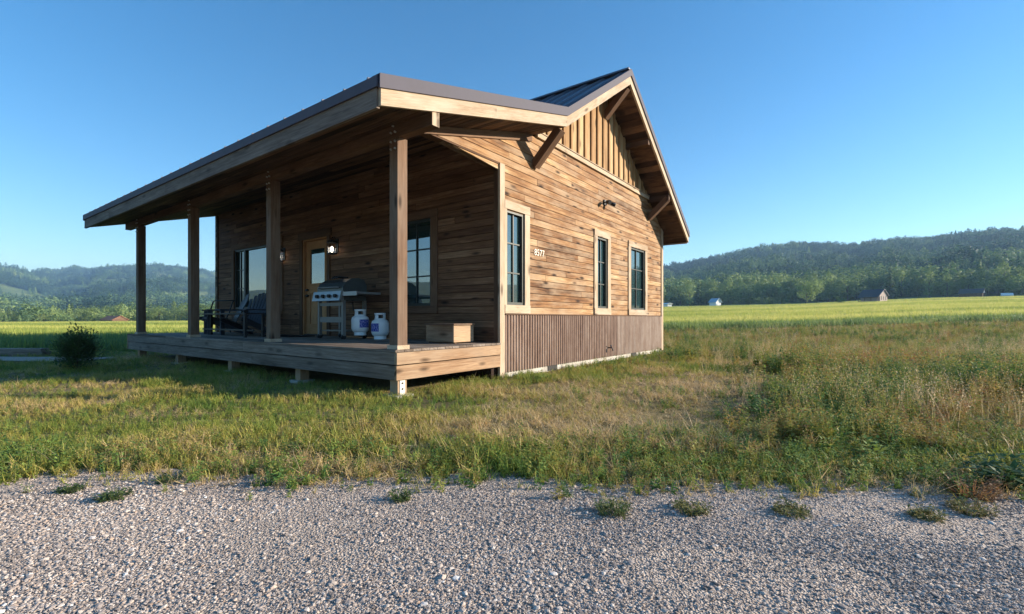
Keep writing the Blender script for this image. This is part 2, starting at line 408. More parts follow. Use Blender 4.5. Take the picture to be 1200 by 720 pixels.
def scatter(name, x, y, z, scl, tint, coll, tilt=.12, label=None, cat=None):
    n = len(x); me = bpy.data.meshes.new(name)
    me.vertices.add(n); me.vertices.foreach_set('co', np.stack([x, y, z], -1).astype(np.float32).ravel())
    scl = np.asarray(scl, float)
    if scl.ndim == 1: scl = np.stack([scl] * 3, -1)
    rot = np.stack([rng.normal(0, tilt, n), rng.normal(0, tilt, n), rng.uniform(0, 6.283, n)], -1)
    for nm, typ, arr, key in (('rot', 'FLOAT_VECTOR', rot, 'vector'), ('scl', 'FLOAT_VECTOR', scl, 'vector'), ('tint', 'FLOAT', tint, 'value'), ('pick', 'INT', rng.integers(0, len(coll.objects), n), 'value')):
        a = me.attributes.new(nm, typ, 'POINT'); a.data.foreach_set(key, np.asarray(arr, np.int32 if typ == 'INT' else np.float32).ravel())
    o = link(bpy.data.objects.new(name, me)); o['kind'] = 'stuff'
    tag(o, label, cat)
    md = o.modifiers.new('scatter', 'NODES'); md.node_group = GN
    md['Socket_1'] = coll
    for it in GN.interface.items_tree:
        if it.item_type == 'SOCKET' and it.in_out == 'INPUT' and it.name == 'Collection': md[it.identifier] = coll
    return o

# ------------------------------------------------------------------ plant prototypes
def blade(mb, base, h, w, az, lean, curl, tone, seg=3):
    b = np.array(base, float); d = np.array((math.cos(az), math.sin(az), 0)); sdir = np.array((-math.sin(az), math.cos(az), 0))
    pts = []
    for i in range(seg + 1):
        q = i / seg; out = lean * q + curl * q * q
        pts.append((b + d * out * h + np.array((0, 0, h * q * (1 - .35 * curl * q))), w * (1 - q) ** .7))
    for i in range(seg):
        p, wp = pts[i]; q_, wq = pts[i + 1]
        if i < seg - 1: mb.face([p - sdir * wp / 2, p + sdir * wp / 2, q_ + sdir * wq / 2, q_ - sdir * wq / 2], tone=tone)
        else: mb.face([p - sdir * wp / 2, p + sdir * wp / 2, q_], tone=tone)
def leaf(mb, p, az, el, ln, w, tone):
    d = np.array((math.cos(az) * math.cos(el), math.sin(az) * math.cos(el), math.sin(el))); sd = np.array((-math.sin(az), math.cos(az), 0))
    p = np.array(p, float); m = p + d * ln * .45; e = p + d * ln - np.array((0, 0, ln * .25)); up = np.cross(sd, d) * w * .18
    mb.face([p, m + sd * w / 2 + up, e], tone=tone); mb.face([p, e, m - sd * w / 2 + up], tone=tone)
def tuft(n, h0, h1, rad, w, lean=.5, curl=.5):
    mb = MB()
    for i in range(n):
        a = random.uniform(0, 6.283); r = rad * math.sqrt(random.random()); b = (r * math.cos(a), r * math.sin(a), -.01)
        blade(mb, b, random.uniform(h0, h1), w * random.uniform(.6, 1.3), random.uniform(0, 6.283), random.uniform(0, lean), random.uniform(0, curl), random.random())
    return mb.mesh('tuft', None)
def weedplant(h, nstem, nleaf, ln, w, flower=0):
    mb = MB()
    for s_ in range(nstem):
        a = random.uniform(0, 6.283); ln_ = random.uniform(.05, .4); hh = h * random.uniform(.65, 1.1)
        top = np.array((math.cos(a) * ln_ * hh, math.sin(a) * ln_ * hh, hh)); b0 = np.array((math.cos(a) * .02, math.sin(a) * .02, 0))
        blade(mb, b0, hh, .006 + .004 * hh, a, ln_, 0, .3, 2)
        for i in range(nleaf):
            q = (i + random.random()) / nleaf; p = b0 + (top - b0) * q
            leaf(mb, p, random.uniform(0, 6.283), random.uniform(-.1, .9), ln * (1.15 - .6 * q) * random.uniform(.7, 1.2), w * (1.15 - .6 * q), random.random())
        for i in range(flower):
            p = top - np.array((0, 0, hh * .22 * random.random())) + np.array((random.gauss(0, .012), random.gauss(0, .012), .01))
            leaf(mb, p, random.uniform(0, 6.283), random.uniform(0, 1.4), .03, .014, -.9)
    return mb.mesh('weed', None)
def seedgrass(h, n, rad):
    mb = MB()
    for i in range(n):
        a = random.uniform(0, 6.283); r = rad * math.sqrt(random.random()); hh = h * random.uniform(.6, 1.1); az = random.uniform(0, 6.283); le = random.uniform(.02, .35)
        b = np.array((r * math.cos(a), r * math.sin(a), 0))
        blade(mb, b, hh, .0035, az, le, .1, random.random() * .6, 2)
        d = np.array((math.cos(az), math.sin(az), 0))
        for k in range(5):
            q = .72 + .07 * k; p = b + d * (le * q + .1 * q * q) * hh + np.array((0, 0, hh * q))
            leaf(mb, p, random.uniform(0, 6.283), random.uniform(.3, 1.3), .028, .009, random.random() * .3)
    return mb.mesh('seedgrass', None)
def setmat(meshes, m):
    for q in meshes: q.materials.clear(); q.materials.append(m)
    return meshes
C_tuft = protos('tuft', setmat([tuft(10, .04, .17, .045, .0095, .7, .6) for i in range(5)] + [weedplant(.12, 5, 5, .05, .016) for i in range(3)], M['veg']))
C_straw = protos('straw', setmat([tuft(12, .06, .17, .06, .0055, 1.4, .8) for i in range(4)] + [tuft(16, .05, .13, .10, .0055, 2.2, 1.0) for i in range(4)], M['veg']))
C_weed = protos('weed', setmat([weedplant(.22, 4, 8, .075, .028) for i in range(4)] + [weedplant(.17, 6, 6, .06, .035) for i in range(3)], M['weed']))
C_tall = protos('tallweed', setmat([weedplant(.58, 5, 14, .11, .036, 7) for i in range(4)] + [weedplant(.40, 7, 11, .13, .050, 3) for i in range(4)] + [weedplant(.30, 6, 8, .16, .07, 0) for i in range(2)], M['weed']))
C_seed = protos('seedgrass', setmat([seedgrass(.55, 16, .10) for i in range(6)], M['veg']))
C_crop = protos('crop', setmat([tuft(26, .30, .52, .28, .020, .30, .25) for i in range(6)], M['crop']))

# ------------------------------------------------------------------ where the plants grow
def free(x, y, pad=0.):
    tt, ss = local(x, y)
    house = (tt > -.02 - pad) & (tt < 10.15 + pad) & (ss > 2.0 - pad) & (ss < 9.55 + pad)
    deck = (tt > .25 - pad) & (tt < 9.7 + pad) & (ss > .35 - pad) & (ss < 2.1)
    return ~(house | deck)
def sample(n, y0, y1, k0, k1, power):
    q = rng.random(n); a = 2 - power
    y = (y0 ** a + q * (y1 ** a - y0 ** a)) ** (1 / a); x = rng.uniform(k0, k1, n) * y
    return x, y
def strawness(x, y):
    tt, ss = local(x, y)
    z1 = sstep(-1.2, .8, x) * (1 - sstep(3.8, 7.5, x)) * sstep(2.9, 3.6, y) * (1 - sstep(6.0, 8.5, y)) * .95
    z2 = .12 * sstep(.2, .55, x / y) * sstep(7, 10, y)
    n = fbm(x * .8 + 11, y * 1.1 + 4, 4, 31); n2 = fbm(x * 3.1, y * 3.1, 3, 37)
    s_ = np.clip(z1 + z2 + (n - .5) * 1.5 + (n2 - .5) * .7 + .08, 0, 1)
    fnd = np.exp(-((tt + .55) / .5) ** 2) * (ss > 1.2) * (ss < 10)      # greener along the footing
    return np.clip(s_ - fnd * .6, 0, 1)
def on_path(x, y): return (x < -9.2) & (np.abs(y - PATHY(x)) < .5)
def crop_edge(x): return np.where(x < 0, 13.6 + .10 * (x + 14) + (fbm(x * .3, x * 0, 3, 51) - .5) * 1.2, 27.0 + (fbm(x * .2, x * 0 + 3, 3, 52) - .5) * 3)

x, y = sample(115000, 2.35, 30, -1.28, 1.28, 1.2)
e = gravel_edge(x); dens = rng.random(len(x))
ok = (y > e + rng.normal(0, .15, len(x)) - .01) & free(x, y) & ~on_path(x, y) & (y < crop_edge(x) + .5)
bare = fbm(x * 1.3 + 30, y * 1.3, 3, 61)
ok &= ~((bare < .36) & (dens < .6))
x, y = x[ok], y[ok]; st = strawness(x, y); e = gravel_edge(x)
hgt = (.30 + 1.0 * fbm(x * 1.6, y * 1.6, 3, 41) ** 1.5) * (1 + .03 * y) * (.75 + .35 * np.exp(-((y - e - .5) / .5) ** 2))
g = rng.random(len(x)) > st * .85
tint = np.clip(.53 + (fbm(x * 1.2 + 70, y * 1.2, 3, 71) - .5) * .9 + rng.normal(0, .10, len(x)) - .18 * sstep(.2, .6, st), .12, 1)
scatter('grass', x[g], y[g], terrain(x[g], y[g]), hgt[g], tint[g], C_tuft, .2, 'short green grass tufts growing between the gravel drive and the cabin', 'grass')
s_ = ~g
tint2 = np.clip(.07 + rng.normal(0, .09, s_.sum()) + (fbm(x[s_] * 2, y[s_] * 2, 2, 73) - .5) * .35, 0, .5)
sc = np.stack([hgt[s_] * 1.15, hgt[s_] * 1.15, hgt[s_] * rng.uniform(.35, .95, s_.sum())], -1)
scatter('dry_grass', x[s_], y[s_], terrain(x[s_], y[s_]), sc, tint2, C_straw, .3, 'straw coloured dry grass lying between the green tufts', 'dry grass')

# low leafy weeds: thick along the gravel edge and the footing
x, y = sample(24000, 2.4, 16, -1.25, 1.25, 1.5)
tt, ss = local(x, y); e = gravel_edge(x)
fnd = np.exp(-((tt + .45) / .40) ** 2) * (ss > 1.0) * (ss < 10)
pr = .95 * np.exp(-((y - e - .35) / .38) ** 2) * (.3 + .7 * (fbm(x * 1.1, y, 3, 83) > .47)) + .75 * fnd * (.25 + sstep(3, 5.5, ss)) + .55 * (fbm(x * .9 + 3, y * .9, 3, 81) > .50) + .3 * sstep(.55, .8, x / y) * (y < 9)
ok = (rng.random(len(x)) < pr) & (y > e + np.where(rng.random(len(x)) < .12, -np.abs(rng.normal(0, .28, len(x))), rng.normal(-.03, .09, len(x)))) & free(x, y) & ~on_path(x, y)
x, y = x[ok], y[ok]; tt, ss = local(x, y); e = gravel_edge(x)
sc = rng.uniform(.4, 1.1, len(x)) * (.62 + .4 * sstep(3, 5.5, ss) * np.exp(-((tt + .45) / .4) ** 2) * (ss > 1)) * (1 - .25 * ((x < 0) & (y > 3.4)))
scatter('weeds', x, y, terrain(x, y), sc, np.clip(.68 + rng.normal(0, .17, len(x)), .1, 1), C_weed, .15, 'leafy green weeds along the gravel edge and the cabin footing', 'weeds')

# tall weeds and seeding grass on the right
x, y = sample(7500, 3.0, 26, .30, 1.3, 1.35)
e = gravel_edge(x); k = x / y
pr = sstep(.50, .74, k + (fbm(x, y, 3, 91) - .5) * .3) * sstep(.25, 1.0, y - e) + sstep(9, 13, y) * .8
pr *= .35 + .9 * (fbm(x * .7 + 9, y * .7, 3, 93) > .46)
ok = (rng.random(len(x)) < pr) & free(x, y, .9) & (y < crop_edge(x) + .5) ; x, y = x[ok], y[ok]
sc = rng.uniform(.5, 1.0, len(x)) * (.62 + .40 * sstep(3.2, 5.5, y) - .25 * sstep(8, 13, y)) * (.8 + .5 * (fbm(x * .5, y * .5, 2, 95) - .3))
scatter('tall_weeds', x, y, terrain(x, y), sc, np.clip(.58 + (fbm(x * .8, y * .8, 3, 97) - .5) * 1.7 + rng.normal(0, .15, len(x)), .05, 1), C_tall, .12, 'tall leafy weeds with small pale flowers right of the cabin', 'weeds')
x, y = sample(2000, 3.2, 28, .22, 1.3, 1.3)
e = gravel_edge(x); k = x / y
pr = .55 * sstep(.42, .62, k) * sstep(.3, 1.0, y - e) * (fbm(x * .8 + 40, y * .8, 3, 98) > .48) + .75 * sstep(8, 12, y)
ok = (rng.random(len(x)) < pr) & free(x, y, .9) & (y < crop_edge(x) + .5); x, y = x[ok], y[ok]
scatter('seeding_grass', x, y, terrain(x, y), rng.uniform(.5, 1.0, len(x)) * (1 - .25 * sstep(8, 13, y)), np.clip(.22 + (fbm(x * .5, y * .5, 3, 99) - .5) * 1.1 + rng.normal(0, .10, len(x)), 0, .75), C_seed, .15, 'tall seeding grass gone straw brown in front of the crop field', 'dry grass')

CLEAR = [((px_ - 600) / F * Y_, Y_, r_) for px_, Y_, r_ in ((1024, 158, 7.5), (1139, 203, 7), (838, 258, 5), (945, 235, 7))]
# crop: blades from the near edge out to the far trees
def crop(n, k0, k1, y1, seed):
    x, y = sample(n, 13, y1, k0, k1, 1.0)
    ed = crop_edge(x); ok = (y > ed + rng.normal(0, .25, len(x))) & free(x, y, 1.2) & (np.hypot(x, y) < RFIELD - 4)
    for fx, fy, fr in CLEAR: ok &= ~((np.abs(x - fx * y / fy) < fr * y / fy) & (y > fy - 9) & (y < fy + 8))
    x, y = x[ok], y[ok]
    band = fbm(x / 60 + seed, y / 7, 4, 101); fine = fbm(x / 5, y / 2.5, 3, 103)
    tint = np.clip(.68 + (band - .5) * 1.9 + (fine - .5) * .35 + rng.normal(0, .07, len(x)) - .55 * (1 - sstep(.5, 6, y - crop_edge(x))), 0, 1)
    s_ = (.85 + .3 * rng.random(len(x))) * (1 + .010 * y)
    sc = np.stack([s_ * 1.4, s_ * 1.4, s_ * .95 / (1 + .006 * y)], -1)
    return x, y, terrain(x, y), sc, tint
A = crop(26000, -1.25, -.55, 260, 0); B = crop(36000, .25, 1.25, 290, 5)
cx_, cy_, cz_, cs_, ct_ = [np.concatenate(q) for q in zip(A, B)]
scatter('crop_field', cx_, cy_, cz_, cs_, ct_, C_crop, .06, 'yellow green grain crop filling the fields behind the cabin', 'crop')
# the sheet of leaves low in the crop
def canopy():
    v = []; f = []
    for (a0, a1) in ((-54, -24), (12, 54)):
        ths_ = np.radians(np.linspace(a0, a1, 90)); rs = np.geomspace(1, 1.0, 1)
        base = len(v); nr = 70
        for th in ths_:
            x_ = math.sin(th); y_ = math.cos(th)
            lo = 14.5 / y_ if a0 < 0 else 28.0 / y_
            for j in range(nr):
                r = lo * (RFIELD / lo) ** (j / (nr - 1)); v.append((r * x_, r * y_, float(terrain(r * x_, r * y_)) + .16 + (.10 if j else -.1)))
        for i in range(len(ths_) - 1):
            for j in range(nr - 1):
                a = base + i * nr + j; f.append((a, a + 1, a + nr + 1, a + nr))
    me = bpy.data.meshes.new('crop_ground'); me.from_pydata(v, [], f); me.materials.append(M['canopy'])
    o = link(bpy.data.objects.new('field', me)); o['kind'] = 'structure'; return o
canopy()

# gravel stones
def stone():
    bm = bmesh.new(); bmesh.ops.create_icosphere(bm, subdivisions=1, radius=1)
    sx, sy, sz = random.uniform(.75, 1.25), random.uniform(.7, 1.1), random.uniform(.32, .55)
    for v_ in bm.verts: v_.co = Vector((v_.co.x * sx, v_.co.y * sy, v_.co.z * sz)) * random.uniform(.78, 1.18)
    me = bpy.data.meshes.new('stone'); bm.to_mesh(me); bm.free(); me.materials.append(M['stone']); return me
C_stone = protos('stone', [stone() for i in range(10)])
x, y = sample(215000, 1.15, 3.4, -1.3, 1.3, 1.2)
e = gravel_edge(x); ok = y < e + rng.normal(0, .10, len(x)); x, y = x[ok], y[ok]
pk = fbm(x * 1.1 + 20, y * 1.9, 4, 113); ok = (pk > .43) | (rng.random(len(x)) < .35); x, y = x[ok], y[ok]
sz = np.clip(rng.lognormal(math.log(.0034), .5, len(x)), .0020, .017)
patch = fbm(x * 1.5, y * 2.2, 4, 111)
tint = np.clip(rng.beta(1.5, 1.7, len(x)) + (patch - .5) * .5, 0, 1)
scatter('gravel', x, y, terrain(x, y) + .008 + rng.uniform(-.001, .003, len(x)), sz, tint, C_stone, .2, 'crushed grey gravel covering the drive in front of the cabin', 'gravel')

# ------------------------------------------------------------------ THE CABIN
WT = .0; WS = 2.03; L_END = 10.1; S_END = 9.52
def top(s):            # upper surface of the roof
    if s < 3.05: return 3.37 + (4.39 - 3.37) / 3.77 * (s + .72)
    if s < 5.75: return 4.39 + (6.17 - 4.39) / 2.70 * (s - 3.05)
    return 6.17 - .662 * (s - 5.75)
S_EAVE0, S_BRK, S_RIDGE, S_EAVE1 = -.72, 3.05, 5.75, 9.98
TH = .28
RT0, RT1 = -.60, 10.32
cabin = empty('wood_cabin', (P0[0], P0[1], 0), HROT, label='rustic brown timber cabin with metal roof and deep front porch', cat='cabin')
def P(tt, ss, zz): return (-tt, ss, zz)
class HB(MB):
    def B(s, t0, t1, s0, s1, z0, z1, L='t', tone=None):
        s.box(-t1, -t0, s0, s1, z0, z1, {'t': 'x', 's': 'y', 'z': 'z'}[L], tone)
# planes: a along the wall, d outward, z up
gp = lambda a, d, z: P(-d, a, z)
fp = lambda a, d, z: P(a, WS - d, z)
bp = lambda a, d, z: P(a, S_END + d, z)
lp = lambda a, d, z: P(L_END + d, a, z)
def pbox(mb, pl, a0, a1, d0, d1, z0, z1, L='a', tone=None):
    Q = [pl(a0, d0, z0), pl(a1, d0, z0), pl(a1, d1, z0), pl(a0, d1, z0), pl(a0, d0, z1), pl(a1, d0, z1), pl(a1, d1, z1), pl(a0, d1, z1)]
    o = np.array(pl(0, 0, 0)); ax = np.array(pl(1, 0, 0)) - o if L == 'a' else (np.array((0, 0, 1.)) if L == 'z' else np.array(pl(0, 1, 0)) - o)
    mb.hexa(Q, ax, tone)
def wall_rows(mb, pl, z0, z1, rowh, lim, holes, lmin=1.6, lmax=4.8, th=.022):
    nrow = int(round((z1 - z0) / rowh)); rowh = (z1 - z0) / nrow
    for i in range(nrow):
        za, zb = z0 + i * rowh, z0 + (i + 1) * rowh
        (aA, aB), (bA, bB) = lim(za), lim(zb)            # extents at the lower and upper edge
        if aB - aA < .02: continue
        if bB <= bA: bA = bB = (aA + aB) / 2
        segs = [(min(aA, bA), max(aB, bB))]
        for (h0, h1, hz0, hz1) in holes:
            if hz1 > za + .02 and hz0 < zb - .02:
                ns = []
                for (p, q) in segs:
                    if h1 <= p or h0 >= q: ns.append((p, q)); continue
                    if h0 > p: ns.append((p, h0))
                    if h1 < q: ns.append((h1, q))
                segs = ns
        for (p, q) in segs:
            cuts = [p]; c_ = p + random.uniform(.3, lmax)
            while c_ < q - .35: cuts.append(c_); c_ += random.uniform(lmin, lmax)
            cuts.append(q)
            for j in range(len(cuts) - 1):
                p0, p1 = cuts[j], cuts[j + 1]
                l0, l1 = max(p0, aA), min(p1, aB); u0, u1 = max(p0, bA), min(p1, bB)
                if l1 - l0 < .01: continue
                if u1 < u0: u0 = u1 = min(max((u0 + u1) / 2, l0), l1)
                g_ = .0025; d1 = random.uniform(-.002, .003)
                Q = [pl(l0 + g_, -th, za), pl(l1 - g_, -th, za), pl(l1 - g_, d1, za), pl(l0 + g_, d1, za), pl(u0 + g_, -th, zb - .010), pl(u1 - g_, -th, zb - .010), pl(u1 - g_, d1, zb - .010), pl(u0 + g_, d1, zb - .010)]
                o = np.array(pl(0, 0, 0)); ax = np.array(pl(1, 0, 0)) - o
                tn = min(1, max(0, random.gauss(.50, .13)))
                mb.hexa(Q, ax, tn)
            l0, l1, u0, u1 = max(p, aA), min(q, aB), max(p, bA), min(q, bB)
            if l1 > l0:
                if u1 < u0: u0 = u1 = min(max(u0, l0), l1)
                Q = [pl(l0, -.12, za), pl(l1, -.12, za), pl(l1, -th - .001, za), pl(l0, -th - .001, za), pl(u0, -.12, zb), pl(u1, -.12, zb), pl(u1, -th - .001, zb), pl(u0, -th - .001, zb)]
                o = np.array(pl(0, 0, 0)); mb.hexa(Q, np.array(pl(1, 0, 0)) - o, 0.0)
def roof_lim(lo, hi):
    # extent of s where the roof underside clears height z (planks run a little up into the roof)
    def lim(z):
        zz = z + TH - .13
        a = lo
        if top(lo) < zz:
            a = S_EAVE0 + (zz - 3.37) / (1.02 / 3.77) if zz < 4.39 else 3.05 + (zz - 4.39) / (1.78 / 2.70)
        b = min(hi, S_RIDGE + (6.17 - zz) / .662)
        return (max(lo, a), b)
    return lim
wins_g = [(2.165, 2.665, 1.16, 2.67, 2, 3), (5.37, 5.885, 1.16, 2.69, 2, 3), (7.20, 8.155, 1.16, 2.69, 2, 3)]
holes = [(w[0], w[1], w[2], w[3]) for w in wins_g]
mb = HB(); BAND = 4.06
wall_rows(mb, gp, 1.02, BAND, .117, lambda z: roof_lim(2.04 if z < 3.345 else .30, S_END)(z), holes)
wall_rows(mb, lp, .3, 6.0, .14, roof_lim(2.0, S_END), [])
gw = mb.build('gable_wall', M['siding'], cabin)
# front wall under the porch
wins_f = [(1.52, 2.36, 1.17, 2.70), (6.62, 8.98, 1.19, 2.76)]
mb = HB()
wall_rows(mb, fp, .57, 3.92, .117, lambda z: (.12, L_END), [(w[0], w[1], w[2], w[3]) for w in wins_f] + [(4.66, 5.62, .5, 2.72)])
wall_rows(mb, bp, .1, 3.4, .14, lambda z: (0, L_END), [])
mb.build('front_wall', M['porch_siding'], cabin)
# board and batten gable
mb = HB(); bs = np.arange(3.1, 9.0, .285); BL = roof_lim(2.5, S_END)
def ztop(s): return top(s) - TH + .12
for i, s0 in enumerate(bs):
    s1 = s0 + .279
    zt0, zt1 = ztop(s0), ztop(s1)
    if max(zt0, zt1) < BAND + .06: continue
    zm = max(zt0, zt1) if not (s0 < S_RIDGE < s1) else 5.97
    tn = random.uniform(.2, .95); z0 = BAND + .05; d = random.uniform(.0, .004)
    zt0 = max(zt0, z0 + .005); zt1 = max(zt1, z0 + .005)
    Q = [gp(s0, -.1, z0), gp(s1, -.1, z0), gp(s1, d, z0), gp(s0, d, z0), gp(s0, -.1, zt0), gp(s1, -.1, zt1), gp(s1, d, zt1), gp(s0, d, zt0)]
    mb.hexa(Q, (0, 0, 1), tn)
    sb = s1 - .025
    zb = ztop(sb + .028) if sb < S_RIDGE else ztop(sb + .028)
    if zb > BAND + .15: pbox(mb, gp, sb, sb + .056, .004, .034, BAND + .06, zb - .02, 'z', random.uniform(.1, .6))
mb.build('board_and_batten', M['batten'], cabin)
mb = HB(); pbox(mb, gp, 3.02, 8.82, -.02, .045, BAND, BAND + .085); pbox(mb, gp, 3.0, 8.84, -.02, .062, BAND + .0875, BAND + .105, tone=.3)
mb.build('gable_band', M['trim'], cabin)
# frieze under the porch end of the roof
mb = HB(); 
Q = [P(.0, .20, top(.20) - TH - .10), P(-.035, .20, top(.20) - TH - .10), P(-.035, 2.86, top(2.86) - TH - .12), P(0, 2.86, top(2.86) - TH - .12),
     P(.0, .20, top(.20) - TH + .02), P(-.035, .20, top(.20) - TH + .02), P(-.035, 2.86, top(2.86) - TH + .02), P(0, 2.86, top(2.86) - TH + .02)]
mb.hexa(Q, (0, 1, .27)); mb.build('frieze_board', M['beam'], cabin)
mb = HB(); pbox(mb, gp, .34, 2.0, -.13, .012, 3.325, 3.345, tone=.25); mb.build('siding_edge', M['beam'], cabin)
# corner trims
mb = HB(); pbox(mb, gp, 1.985, 2.105, -.018, .026, -.02, 3.345, 'z', .75); mb.build('corner_trim', M['trim'], cabin)
mb = HB(); pbox(mb, fp, -.024, .115, -.01, .028, .575, 3.32, 'z', .25); mb.build('corner_trim', M['beam'], cabin); mb = HB(); pbox(mb, fp, L_END - .14, L_END, -.01, .028, .575, 3.8, 'z', .2); mb.build('corner_trim', M['beam'], cabin)
mb = HB(); pbox(mb, gp, S_END - .11, S_END + .02, -.02, .026, .05, 3.50, 'z', .7); mb.build('corner_trim', M['trim'], cabin)
# corrugated wainscot
mb = MB(); n = int((9.40 - 2.108) / .078 * 8); prev = None
for i in range(n + 1):
    a = 2.108 + (9.405 - 2.108) * i / n; d = .020 + .016 * math.sin(2 * math.pi * (a - 2.108) / .078)
    if prev is not None:
        a0, d0 = prev; tn = .15 if a < 6.35 else .75
        mb.face([gp(a0, d0, .10), gp(a, d, .10), gp(a, d, 1.0), gp(a0, d0, 1.0)], tone=tn, smooth=True)
    prev = (a, d)
wn = mb.build('corrugated_skirt', M['rust'], cabin)
mb = HB(); pbox(mb, gp, 2.108, 9.405, -.09, -.001, .10, 1.0, tone=.0); mb.build('skirt_backing', M['beam'], cabin)
mb = HB(); pbox(mb, gp, 2.108, 9.405, -.03, .042, 1.002, 1.018, tone=.2); mb.build('skirt_cap', M['beam'], cabin)
# footing
mb = HB(); mb.B(.02, L_END - .02, 2.06, S_END - .02, -.25, .11); fo = mb.build('footing', M['concrete'], cabin)
for a in (3.44, 7.30):
    mb = HB(); pbox(mb, gp, a, a + .32, -.05, -.012, .0, .11)
    for k in range(5): pbox(mb, gp, a, a + .32, -.012, -.006, .008 + .02 * k, .018 + .02 * k)
    mb.build('vent', M['black'], fo)
# roof: metal, rake boards, fascias, soffits
mb = MB(); prof = [(S_EAVE0 - .03, top(S_EAVE0) - .008), (S_BRK, top(S_BRK)), (S_RIDGE, 6.17), (S_EAVE1 + .03, top(S_EAVE1) - .02)]
def slab(mb, s0, z0, s1, z1, t0, t1, thk, tone=.5):
    mb.hexa([P(t0, s0, z0 - thk), P(t1, s0, z0 - thk), P(t1, s1, z1 - thk), P(t0, s1, z1 - thk), P(t0, s0, z0), P(t1, s0, z0), P(t1, s1, z1), P(t0, s1, z1)], (1, 0, 0), tone)
for i in range(3):
    (s0, z0), (s1, z1) = prof[i], prof[i + 1]
    slab(mb, s0, z0, s1, z1, RT0 + .02, RT1 - .02, .03)
    tt = RT0 + .18
    while tt < RT1 - .1:
        mb.hexa([P(tt - .014, s0, z0 + .001), P(tt + .014, s0, z0 + .001), P(tt + .014, s1, z1 + .001), P(tt - .014, s1, z1 + .001), P(tt - .008, s0, z0 + .05), P(tt + .008, s0, z0 + .05), P(tt + .008, s1, z1 + .05), P(tt - .008, s1, z1 + .05)], (0, 1, 0), .5)
        tt += .41
mb.bar(P(RT0, S_RIDGE, 6.19), P(RT1, S_RIDGE, 6.19), .22, .035)
roof = mb.build('roof', M['roof_metal'], cabin)
for (ta, tb) in ((RT0 - .025, RT0 + .10), (RT1 - .10, RT1 + .025)):   # rake flashing, one at each end
    mb = MB(); f0, f1 = (ta, ta + .02) if ta < 0 else (tb - .02, tb)
    for i in range(3):
        (s0, z0), (s1, z1) = prof[i], prof[i + 1]; thk = .108
        mb.hexa([P(f0, s0, z0 - thk), P(f1, s0, z0 - thk), P(f1, s1, z1 - thk), P(f0, s1, z1 - thk), P(f0, s0, z0 + .03), P(f1, s0, z0 + .03), P(f1, s1, z1 + .03), P(f0, s1, z1 + .03)], (0, 1, 0), .5)
        slab(mb, s0, z0 + .036, s1, z1 + .036, f0 if ta < 0 else ta, tb if ta < 0 else f1, .0062)
    mb.build('rake_flashing', M['flashing'], roof)
for sd in (0, 1):
  mb = MB()
  if sd == 0: mb.box(-(RT1 - .01), -(RT0 + .01), S_EAVE0 - .045, S_EAVE0 - .025, top(S_EAVE0) - .10, top(S_EAVE0) + .012, 'x', .5)
  if sd: mb.box(-(RT1 - .01), -(RT0 + .01), S_EAVE1 + .032, S_EAVE1 + .05, top(S_EAVE1) - .14, top(S_EAVE1) + .0, 'x', .5)
  mb.build('eave_flashing', M['flashing'], roof)
                                                      # pale rake boards and weathered eave fascia
rb = [(S_EAVE0, top(S_EAVE0)), (S_BRK, top(S_BRK)), (S_RIDGE, 6.17), (S_EAVE1, top(S_EAVE1))]
for (ta, tb) in ((RT0, RT0 + .04), (RT1 - .04, RT1)):
    mb = MB()
    for i in range(3):
        (s0, z0), (s1, z1) = rb[i], rb[i + 1]
        nseg = 2 if i == 0 else 1
        for k in range(nseg):
            q0, q1 = k / nseg, (k + 1) / nseg
            sa, sb = s0 + (s1 - s0) * q0, s0 + (s1 - s0) * q1; za, zb = z0 + (z1 - z0) * q0, z0 + (z1 - z0) * q1
            mb.hexa([P(ta, sa, za - TH), P(tb, sa, za - TH), P(tb, sb, zb - TH), P(ta, sb, zb - TH), P(ta, sa, za - .04), P(tb, sa, za - .04), P(tb, sb, zb - .04), P(ta, sb, zb - .04)], (0, s1 - s0, z1 - z0), random.uniform(.6, .9))
    mb.build('rake_board', M['trim'], roof)
mb = MB(); tt = RT0 + .042
while tt < RT1 - .05:
    t1 = min(RT1 - .042, tt + random.uniform(2.5, 4)); 
    mb.box(-t1 + .003, -tt, S_EAVE0 - .022, S_EAVE0 + .018, top(S_EAVE0) - TH - .02, top(S_EAVE0) - .035, 'x', random.uniform(.2, .7)); tt = t1
mb.build('eave_fascia', M['deck'], roof); mb = MB()
mb.box(-(RT1 - .042), -(RT0 + .042), S_EAVE1 - .018, S_EAVE1 + .028, top(S_EAVE1) - TH - .02, top(S_EAVE1) - .05, 'x', .4)
mb.build('eave_fascia', M['rim'], roof)
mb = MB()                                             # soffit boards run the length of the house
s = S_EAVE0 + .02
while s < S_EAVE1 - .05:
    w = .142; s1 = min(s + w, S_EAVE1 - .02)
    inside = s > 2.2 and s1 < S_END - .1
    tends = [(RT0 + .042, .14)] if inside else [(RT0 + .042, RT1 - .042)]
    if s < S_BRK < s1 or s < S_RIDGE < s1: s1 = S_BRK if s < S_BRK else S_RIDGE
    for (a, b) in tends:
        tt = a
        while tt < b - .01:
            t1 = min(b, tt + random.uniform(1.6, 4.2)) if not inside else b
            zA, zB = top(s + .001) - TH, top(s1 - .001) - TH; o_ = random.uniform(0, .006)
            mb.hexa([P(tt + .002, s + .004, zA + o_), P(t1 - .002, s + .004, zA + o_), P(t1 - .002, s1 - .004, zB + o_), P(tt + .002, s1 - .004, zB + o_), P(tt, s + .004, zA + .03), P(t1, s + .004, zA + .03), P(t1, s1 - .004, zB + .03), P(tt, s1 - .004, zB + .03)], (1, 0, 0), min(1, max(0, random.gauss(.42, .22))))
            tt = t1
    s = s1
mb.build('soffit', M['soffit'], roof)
mb = MB()                                             # dark deck between soffit and metal
